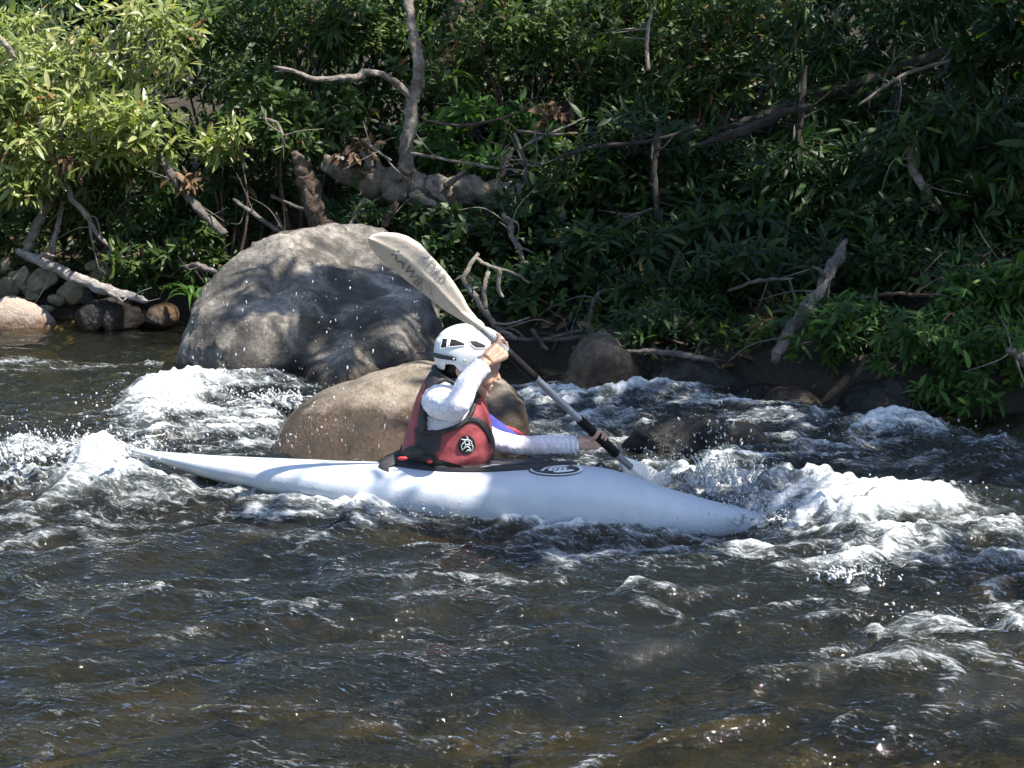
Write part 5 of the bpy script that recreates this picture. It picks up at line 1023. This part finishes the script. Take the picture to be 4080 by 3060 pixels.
V, F = tube(smooth_path([at(2010, 1697, .215), at(2050, 1716, .22), at(2105, 1746, .21)], 5), [.004, .009, .005], 10); obj('sleeve_trim', mesh_from('sleeve_trim', V, F=F), REDF, person)
V, F = tube(smooth_path([at(2050, 1800, .20), at(2095, 1806, .20)], 5), [.012, .014], 10, flat=.5, nrm=(0, 1, 0)); obj('sleeve_trim', mesh_from('sleeve_trim', V, F=F), REDF, person)

# life vest: shell with arm openings, black trims
NSV = 120; NR = 64
vr = torso_rings(NR, 1.0, NSV, .06, 1.0)
VV = np.concatenate(vr); q = fbm(VV[:, 0]*9, VV[:, 1]*9, VV[:, 2]*9, 3)
ctr = np.repeat(np.array([r.mean(0) for r in vr]), NSV, 0); dr = VV-ctr; dr /= np.linalg.norm(dr, axis=1)[:, None]
fold = np.sin((VV[:, 2]-VV[:, 0]*.35)*62+2.5*fbm(VV[:, 0]*6, VV[:, 1]*6, VV[:, 2]*6, 2))*np.exp(-((VV[:, 2]-at(1800, 1810, 0)[2])/.05)**2)
VV = VV+dr*(.004*q+.0035*fold)[:, None]
AH = np.array([(1692, 1723), (1688, 1640), (1694, 1580), (1715, 1545), (1750, 1518), (1800, 1508), (1850, 1518), (1882, 1548), (1892, 1590), (1884, 1630), (1868, 1662), (1838, 1692), (1790, 1712), (1740, 1724)], float)
STRAP = np.array([(1700, 1455), (1760, 1440), (1930, 1560), (1925, 1590), (1900, 1590), (1890, 1630), (1868, 1662), (1800, 1600), (1692, 1725), (1668, 1735), (1662, 1690), (1672, 1610), (1690, 1545)], float)
SIDE = np.array([(1650, 1690), (1692, 1722), (1760, 1722), (1770, 1735), (1748, 1800), (1735, 1860), (1660, 1860), (1652, 1760)], float)
def inpoly(P, poly):
    x, y = P[:, 0], P[:, 1]; r = np.zeros(len(P), bool); j = len(poly)-1
    for i in range(len(poly)):
        xi, yi = poly[i]; xj, yj = poly[j]; c_ = ((yi > y) != (yj > y)) & (x < (xj-xi)*(y-yi)/(yj-yi+1e-12)+xi); r ^= c_; j = i
    return r
PX = np.array([project(v) for v in VV]); FQ = np.array([(i*NSV+j, i*NSV+(j+1) % NSV, (i+1)*NSV+(j+1) % NSV, (i+1)*NSV+j) for i in range(NR-1) for j in range(NSV)])
MP = VV*[1, -1, 1]; PXM = np.array([project(v) for v in MP])   # far side mirrored onto the near side
isn = VV[:, 1] < -.03; isf = VV[:, 1] > .03
def fmask(poly): 
    a = (inpoly(PX, poly) & isn) | (inpoly(PXM, poly) & isf); return a[FQ].sum(1) >= 3
hole = fmask(AH); strap = fmask(STRAP) & ~hole; side = fmask(SIDE) & ~hole & ~strap; red = ~(hole | strap | side)
full = mesh_from('tmpv', VV, Q=FQ); VB = bvh_of(full); bpy.data.meshes.remove(full)
def sub(mask, name, mat, th, parent):
    F_ = FQ[mask]; u, inv = np.unique(F_, return_inverse=True); me = mesh_from(name, VV[u], Q=inv.reshape(-1, 4)); o = obj(name, me, mat, parent)
    s = o.modifiers.new('thick', 'SOLIDIFY'); s.thickness = th; s.offset = -1; return o
cx = (VV[FQ].mean(1)[:, 0])
vest = sub(red, 'life_vest', RED, .022, person); vest['label'] = 'red life vest'
sfy = VV[FQ].mean(1)[:, 1]; sub(strap & (sfy < 0), 'shoulder_strap', BLACK, .016, vest); sub(strap & (sfy > 0), 'shoulder_strap', BLACK, .016, vest); fy = VV[FQ].mean(1)[:, 1]; sub(side & (fy < 0), 'side_panel', BLACK, .016, vest); sub(side & (fy > 0), 'side_panel', BLACK, .016, vest)
def surf_line(pts, lift, closed=False, k=4):
    P = np.array(list(pts)+([pts[0]] if closed else [])); P3 = smooth_path(np.c_[P, np.zeros(len(P))], k)[:, :2]
    return np.array([cam_drop(VB, x, y, lift) for x, y in P3])
V, F = tube(surf_line([tuple(a) for a in AH], .0, True), .010, 8); obj('armhole_piping', mesh_from('armhole_piping', V, F=F), BLACK, vest)
V, F = closed_tube(vr[-1], .011, 8); obj('collar', mesh_from('collar', V, F=F), BLACK, vest)
def ribbon(name, pts, hw, lift, parent, mat, k=6):
    P3 = smooth_path(np.c_[np.array(pts, float), np.zeros(len(pts))], k)[:, :2]; T = np.gradient(P3, axis=0); T /= np.linalg.norm(T, axis=1)[:, None]; N2 = np.stack([-T[:, 1], T[:, 0]], 1)
    V = []; 
    for p_, n_ in zip(P3, N2):
        for w_ in (-1, -.33, .33, 1): V.append(cam_drop(VB, *(p_+n_*hw*w_), lift))
    F = [(i*4+j, i*4+j+1, i*4+j+5, i*4+j+4) for i in range(len(P3)-1) for j in range(3)]
    o = obj(name, mesh_from(name, V, F=F), mat, parent); s = o.modifiers.new('t', 'SOLIDIFY'); s.thickness = .003; s.offset = 1; return o
ribbon('chest_strap', [(1850, 1678), (1880, 1670), (1912, 1682), (1938, 1712), (1952, 1742), (1958, 1762)], 11, .003, vest, BLACK)
V, F = tube(smooth_path([at(1958, 1745, -.06), at(1950, 1790, -.07), at(1934, 1838, -.08)], 5), .011, 8, flat=.3, nrm=(0, -1, 0)); obj('strap_end', mesh_from('strap_end', V, F=F), BLACK, vest)
V, F = tube(smooth_path([at(1962, 1745, -.05), at(1966, 1790, -.05), at(1966, 1834, -.05)], 5), .0085, 8, flat=.3, nrm=(0, -1, 0)); obj('strap_end', mesh_from('strap_end', V, F=F), BLACK, vest)
V, F = disc(VB, 1858, 1772, 34, 38, .004, 5, 36); em = obj('emblem', mesh_from('emblem', V, F=F), BLACKP, vest); em['label'] = 'round black emblem with a pale sketched figure'
GREYP = plain('emblem_grey', (.5, .53, .55), .5, .15, 40)
mbe = MB()
for st_ in ([(1842, 1795), (1838, 1775), (1850, 1760), (1862, 1745), (1856, 1738)], [(1836, 1748), (1850, 1752), (1866, 1752), (1880, 1762)], [(1850, 1760), (1856, 1772), (1870, 1765), (1862, 1755)], [(1842, 1790), (1858, 1778), (1868, 1782), (1878, 1796)], [(1876, 1764), (1882, 1780), (1880, 1796)], [(1856, 1800), (1866, 1790), (1872, 1800)], [(1848, 1780), (1860, 1770), (1874, 1774)]):
    mbe.add(*tube(surf_line(st_, .0055), [.0016, .0030, .0016], 6))
obj('emblem_figure', mbe.mesh('emblem_figure'), GREYP, em)

# helmet
HC = at(1877, 1400, 0); HRX, HRY, HRZ = .150, .116, .1115
m, nt = new_mat('helmet_shell'); N = NT(nt); p = ocoord(N); b = N.n('ShaderNodeBsdfPrincipled')
N.l(N.ramp(N.noise(p, 20, 5), [(.3, (.70, .72, .74)), (.7, (.78, .80, .82))]), b.inputs['Base Color']); b.inputs['Roughness'].default_value = .28; N.out(b.outputs[0]); HELM = m
rimx = [(-1.0, -.064), (-.80, -.066), (-.72, -.062), (-.69, -.042), (-.55, -.038), (-.40, -.040), (-.33, -.055), (-.26, -.066), (-.12, -.068), (.02, -.066), (.08, -.055), (.12, -.040), (.3, -.030), (.6, -.016), (.85, -.004), (1.0, .004)]
rx_, rz_ = zip(*rimx)
NPH, NT_ = 144, 34; Vh = []
for i in range(NT_+1):
    t = 1.6*i/NT_
    for j in range(NPH):
        ph = 2*PI*j/NPH; c_ = math.cos(ph); zr = float(np.interp(c_, rx_, rz_)); s_ = math.sin(ph)
        if t <= 1: z = HRZ*math.cos(t*PI/2); k = math.sin(t*PI/2)
        else: z = zr*(t-1)/.6; k = 1-.10*(z/.07)**2*(1 if z < 0 else 0)
        if t <= 1 and zr > 0: z = max(z, 0) + zr*t
        e = 2.25; cx_, sy_ = np.sign(c_)*abs(c_)**(2/e), np.sign(s_)*abs(s_)**(2/e)
        groove = -.004*math.exp(-((z-.052)/.006)**2)
        Vh.append(HC+[(HRX+groove)*k*cx_+(.006*k if c_ > .6 else 0), (HRY+groove)*k*sy_, z-.012*k*c_*(z > .02)])
Fh = [(i*NPH+j, (i+1)*NPH+j, (i+1)*NPH+(j+1) % NPH, i*NPH+(j+1) % NPH) for i in range(NT_) for j in range(NPH)]
hme = mesh_from('helmet', Vh, F=Fh); HEB = bvh_of(hme); helmet = obj('helmet', hme, HELM, person); helmet['label'] = 'white helmet with dark vents'
s = helmet.modifiers.new('t', 'SOLIDIFY'); s.thickness = .006; s.offset = -1
VOID = plain('vent_hole_dark', (.010, .010, .013), .8, .3, 60)  # near-black patches on the shell: shade of the vent holes as colour
def cpoly(name, pts, lift, mat, parent):
    P = np.array(pts, float); c_ = P.mean(0); V = [cam_drop(HEB, *c_, lift)]; n_ = len(P); k = 5; ring = []
    for i in range(n_):
        for j in range(k): ring.append(P[i]*(1-j/k)+P[(i+1) % n_]*(j/k))
    ring = np.array(ring); nr = 3
    for r in range(1, nr+1): V += [cam_drop(HEB, *(c_+(q_-c_)*r/nr), lift) for q_ in ring]
    m_ = len(ring); F = []
    for j in range(m_):
        k2 = (j+1) % m_; F.append((0, 1+j, 1+k2))
        for r in range(nr-1): F.append((1+r*m_+j, 1+(r+1)*m_+j, 1+(r+1)*m_+k2, 1+r*m_+k2))
    o = obj(name, mesh_from(name, V, F=F), mat, parent)
    L_ = np.array([cam_drop(HEB, *q_, .002) for q_ in ring]); V, F = tube(np.vstack([L_, L_[:1]]), .0019, 6); obj('vent_lip', mesh_from('vent_lip', V, F=F), HELM, o)
cpoly('vent', [(1762, 1350), (1784, 1350), (1780, 1386), (1755, 1389)], .0012, VOID, helmet)
cpoly('vent', [(1795, 1352), (1813, 1353), (1852, 1370), (1851, 1378), (1789, 1383)], .0012, VOID, helmet)
cpoly('vent', [(1866, 1359), (1897, 1359), (1932, 1375), (1936, 1388), (1895, 1388), (1880, 1377)], .0012, VOID, helmet)
P = [cam_drop(HEB, 1818, 1429, .004), cam_drop(HEB, 1790, 1425, .005), cam_drop(HEB, 1757, 1419, .006), at(1727, 1413, -.055), at(1690, 1408, -.03), at(1658, 1405, -.02)]
V, F = tube(smooth_path(P, 5), [.0075, .0085, .0095, .009, .006, .002], 10, flat=.4, nrm=(0, -1, .1)); obj('strap_clip', mesh_from('strap_clip', V, F=F), BLACKP, helmet)
for x, y in ((1810, 1429), (1851, 1436)):
    q = MB(); q.add(*ellipsoid(cam_drop(HEB, x, y, .008), (.005, .004, .005), 12, 8)); obj('rivet', q.mesh('rivet'), plain('grey_metal', (.45, .45, .46), .3, .1, 40, metal=.7), helmet)
V, F = tube(smooth_path([at(1845, 1455, -.09), at(1852, 1500, -.074), at(1880, 1552, -.052), at(1915, 1590, -.02)], 5), .006, 8, flat=.5, nrm=(0, -1, 0)); obj('chin_strap', mesh_from('chin_strap', V, F=F), BLACK, helmet)

# ------------------------------------------------------------------ spray: flying drops and splash crowns (uncountable)
rng = np.random.default_rng(900)
DV, DF = ICO[2]; DV2, DF2 = ico(1)
m, nt = new_mat('spray_water'); N = NT(nt); b = N.n('ShaderNodeBsdfPrincipled'); b.inputs['Base Color'].default_value = (.85, .87, .88, 1); b.inputs['Roughness'].default_value = .08; b.inputs['Transmission Weight'].default_value = .45; b.inputs['IOR'].default_value = 1.33; N.out(b.outputs[0]); SPRAY = m
Pd = []; Rd = []; Sd = []
def drops(n, fn, r0, r1, stretch=1.0):
    for _ in range(n):
        Pd.append(fn()); Rd.append(r0*(r1/r0)**(rng.random()**2.2)); Sd.append(rng.uniform(1, stretch))
def gp(px, py, Y, sx, sz, sy): return lambda: at(px, py, Y)+rng.normal(size=3)*[sx, sy, sz]
drops(170, lambda: at(rng.uniform(760, 1720), rng.uniform(960, 1790), rng.uniform(.3, .9)), .0016, .0055, 3.0)
drops(60, gp(1250, 1600, .6, .35, .2, .2), .002, .006, 3.0)
drops(260, gp(2850, 1870, .25, .16, .09, .12), .0018, .008, 1.8); drops(110, gp(2865, 1770, .25, .045, .11, .05), .002, .008, 2.0); drops(120, gp(2640, 1850, .35, .08, .05, .08), .002, .006, 1.6)
drops(300, gp(3050, 2010, -.05, .16, .05, .12), .0018, .008, 1.6); drops(160, gp(3800, 2020, .05, .10, .05, .1), .002, .008, 1.6); drops(150, gp(3360, 2010, 0, .2, .05, .1), .0018, .006, 1.5)
drops(260, gp(300, 1770, .05, .25, .06, .12), .002, .009, 1.6); drops(120, gp(90, 1790, .1, .15, .06, .1), .002, .009, 1.6); drops(180, gp(1080, 1580, 2.3, .14, .05, .1), .002, .008, 1.5)
drops(110, gp(1560, 2030, -.35, .13, .025, .05), .0018, .006, 1.4); drops(150, gp(2300, 2100, -.33, .3, .02, .05), .0018, .005, 1.4); drops(90, gp(3380, 2250, -1.0, .06, .03, .06), .002, .007, 1.5); drops(90, gp(3650, 2490, -1.5, .06, .03, .06), .002, .007, 1.5)
drops(150, gp(2560, 1600, 2.6, .3, .04, .1), .002, .007, 1.5); drops(140, gp(3560, 1710, 1.7, .3, .04, .1), .002, .007, 1.5); drops(200, gp(700, 1590, 1.8, .25, .06, .15), .002, .008, 1.5); drops(120, gp(980, 1720, .9, .2, .06, .12), .002, .007, 1.5)
for x_, y_, Y_, sx_, sz_, sy_, n_ in ((3040, 2030, -.05, .12, .03, .10, 700), (3180, 2030, 0, .2, .03, .12, 500), (2830, 1930, .25, .18, .04, .12, 500), (330, 1770, .08, .25, .035, .10, 700), (520, 1790, .0, .10, .025, .07, 450), (120, 1800, .1, .14, .03, .08, 300), (1570, 2055, -.33, .12, .012, .04, 250), (3480, 2090, -.1, .25, .02, .12, 400), (680, 1600, 1.7, .2, .04, .12, 300), (2300, 2120, -.31, .3, .010, .03, 250), (3390, 2270, -1.05, .06, .014, .05, 150), (3670, 2500, -1.55, .07, .014, .05, 150)):
    drops(n_, gp(x_, y_, Y_, sx_, sz_, sy_), .0011, .0042, 1.5)
Pd = np.array(Pd); Rd = np.array(Rd); Sd = np.array(Sd); n = len(Pd)
V = (DV2[None]*Rd[:, None, None]*np.stack([1/np.sqrt(Sd), 1/np.sqrt(Sd), Sd], 1)[:, None])
V[:, :, 0] += V[:, :, 2]*rng.normal(0, .2, n)[:, None]; V = (V+Pd[:, None]).reshape(-1, 3); F = (DF2[None]+(np.arange(n)*len(DV2))[:, None, None]).reshape(-1, 3)
tag(obj('water_spray', mesh_from('water_spray', V, T=F), SPRAY), 'flying water drops thrown up around the kayak and paddle', 'spray', kind='stuff')
def splash(label, px, py, Y, n, h, w, seed, vox=.0034):
    rg = np.random.default_rng(seed); mbs = MB(); c0 = at(px, py, Y)
    for i in range(n):
        a = rg.uniform(0, 2*PI); b0 = c0+[rg.normal(0, w*.5), rg.normal(0, w*.35), -.02]; hh = h*rg.uniform(.25, 1)**1.3; out = np.array([math.cos(a)*w*.5, math.sin(a)*w*.35, 0])*rg.uniform(.1, .8)
        P = smooth_path([b0, b0+out*.35+[0, 0, hh*.6], b0+out*.8+[0, 0, hh]], 4); P += rg.normal(0, .003, P.shape)
        mbs.add(*tube(P, [.011, .007, .0048, .0036, .0048], 7))
        if rg.random() < .6: mbs.add(*ellipsoid(P[-1]+rg.normal(0, .008, 3), np.full(3, rg.uniform(.0035, .006)), 8, 6))
    me = remeshed(mbs, 'splash', vox, 2, .4); tag(obj('splash', me, FOAMM), label, 'splash', kind='stuff')
FOAMM, nt = new_mat('splash_foam'); N = NT(nt); p = pos(N); b = N.n('ShaderNodeBsdfPrincipled'); b.inputs['Roughness'].default_value = .2
N.l(N.ramp(N.noise(p, 30, 4, .6), [(.35, (.45, .48, .5)), (.65, (.82, .84, .85))]), b.inputs['Base Color']); b.inputs['Transmission Weight'].default_value = .25; b.inputs['IOR'].default_value = 1.33
N.l(N.bump(N.noise(p, 120, 3), .6, .005), b.inputs['Normal']); N.out(b.outputs[0])
splash('jagged splash crown where the lower blade hits the water', 2840, 1910, .28, 42, .13, .22, 1)
splash('white splash bursting over the bow of the kayak', 3060, 2045, -.05, 46, .05, .26, 2)
splash('small splash crest right of the bow wave', 3800, 2065, .05, 26, .06, .14, 3)
splash('white plume breaking over the stern of the kayak', 330, 1770, .10, 50, .04, .30, 4)
splash('upright flick of water at the left edge by the stern', 110, 1800, .12, 26, .08, .14, 5)
splash('small splash at the foot of the huge boulder', 1090, 1580, 2.3, 30, .06, .20, 6)
splash('ruffled foam against the near side of the hull', 1570, 2062, -.34, 30, .02, .16, 7)
splash('small foam burst in the dark water right of the bow', 3390, 2275, -1.05, 26, .03, .10, 8)
splash('leaping foam crest in the lower right water', 3670, 2505, -1.55, 24, .03, .10, 9)
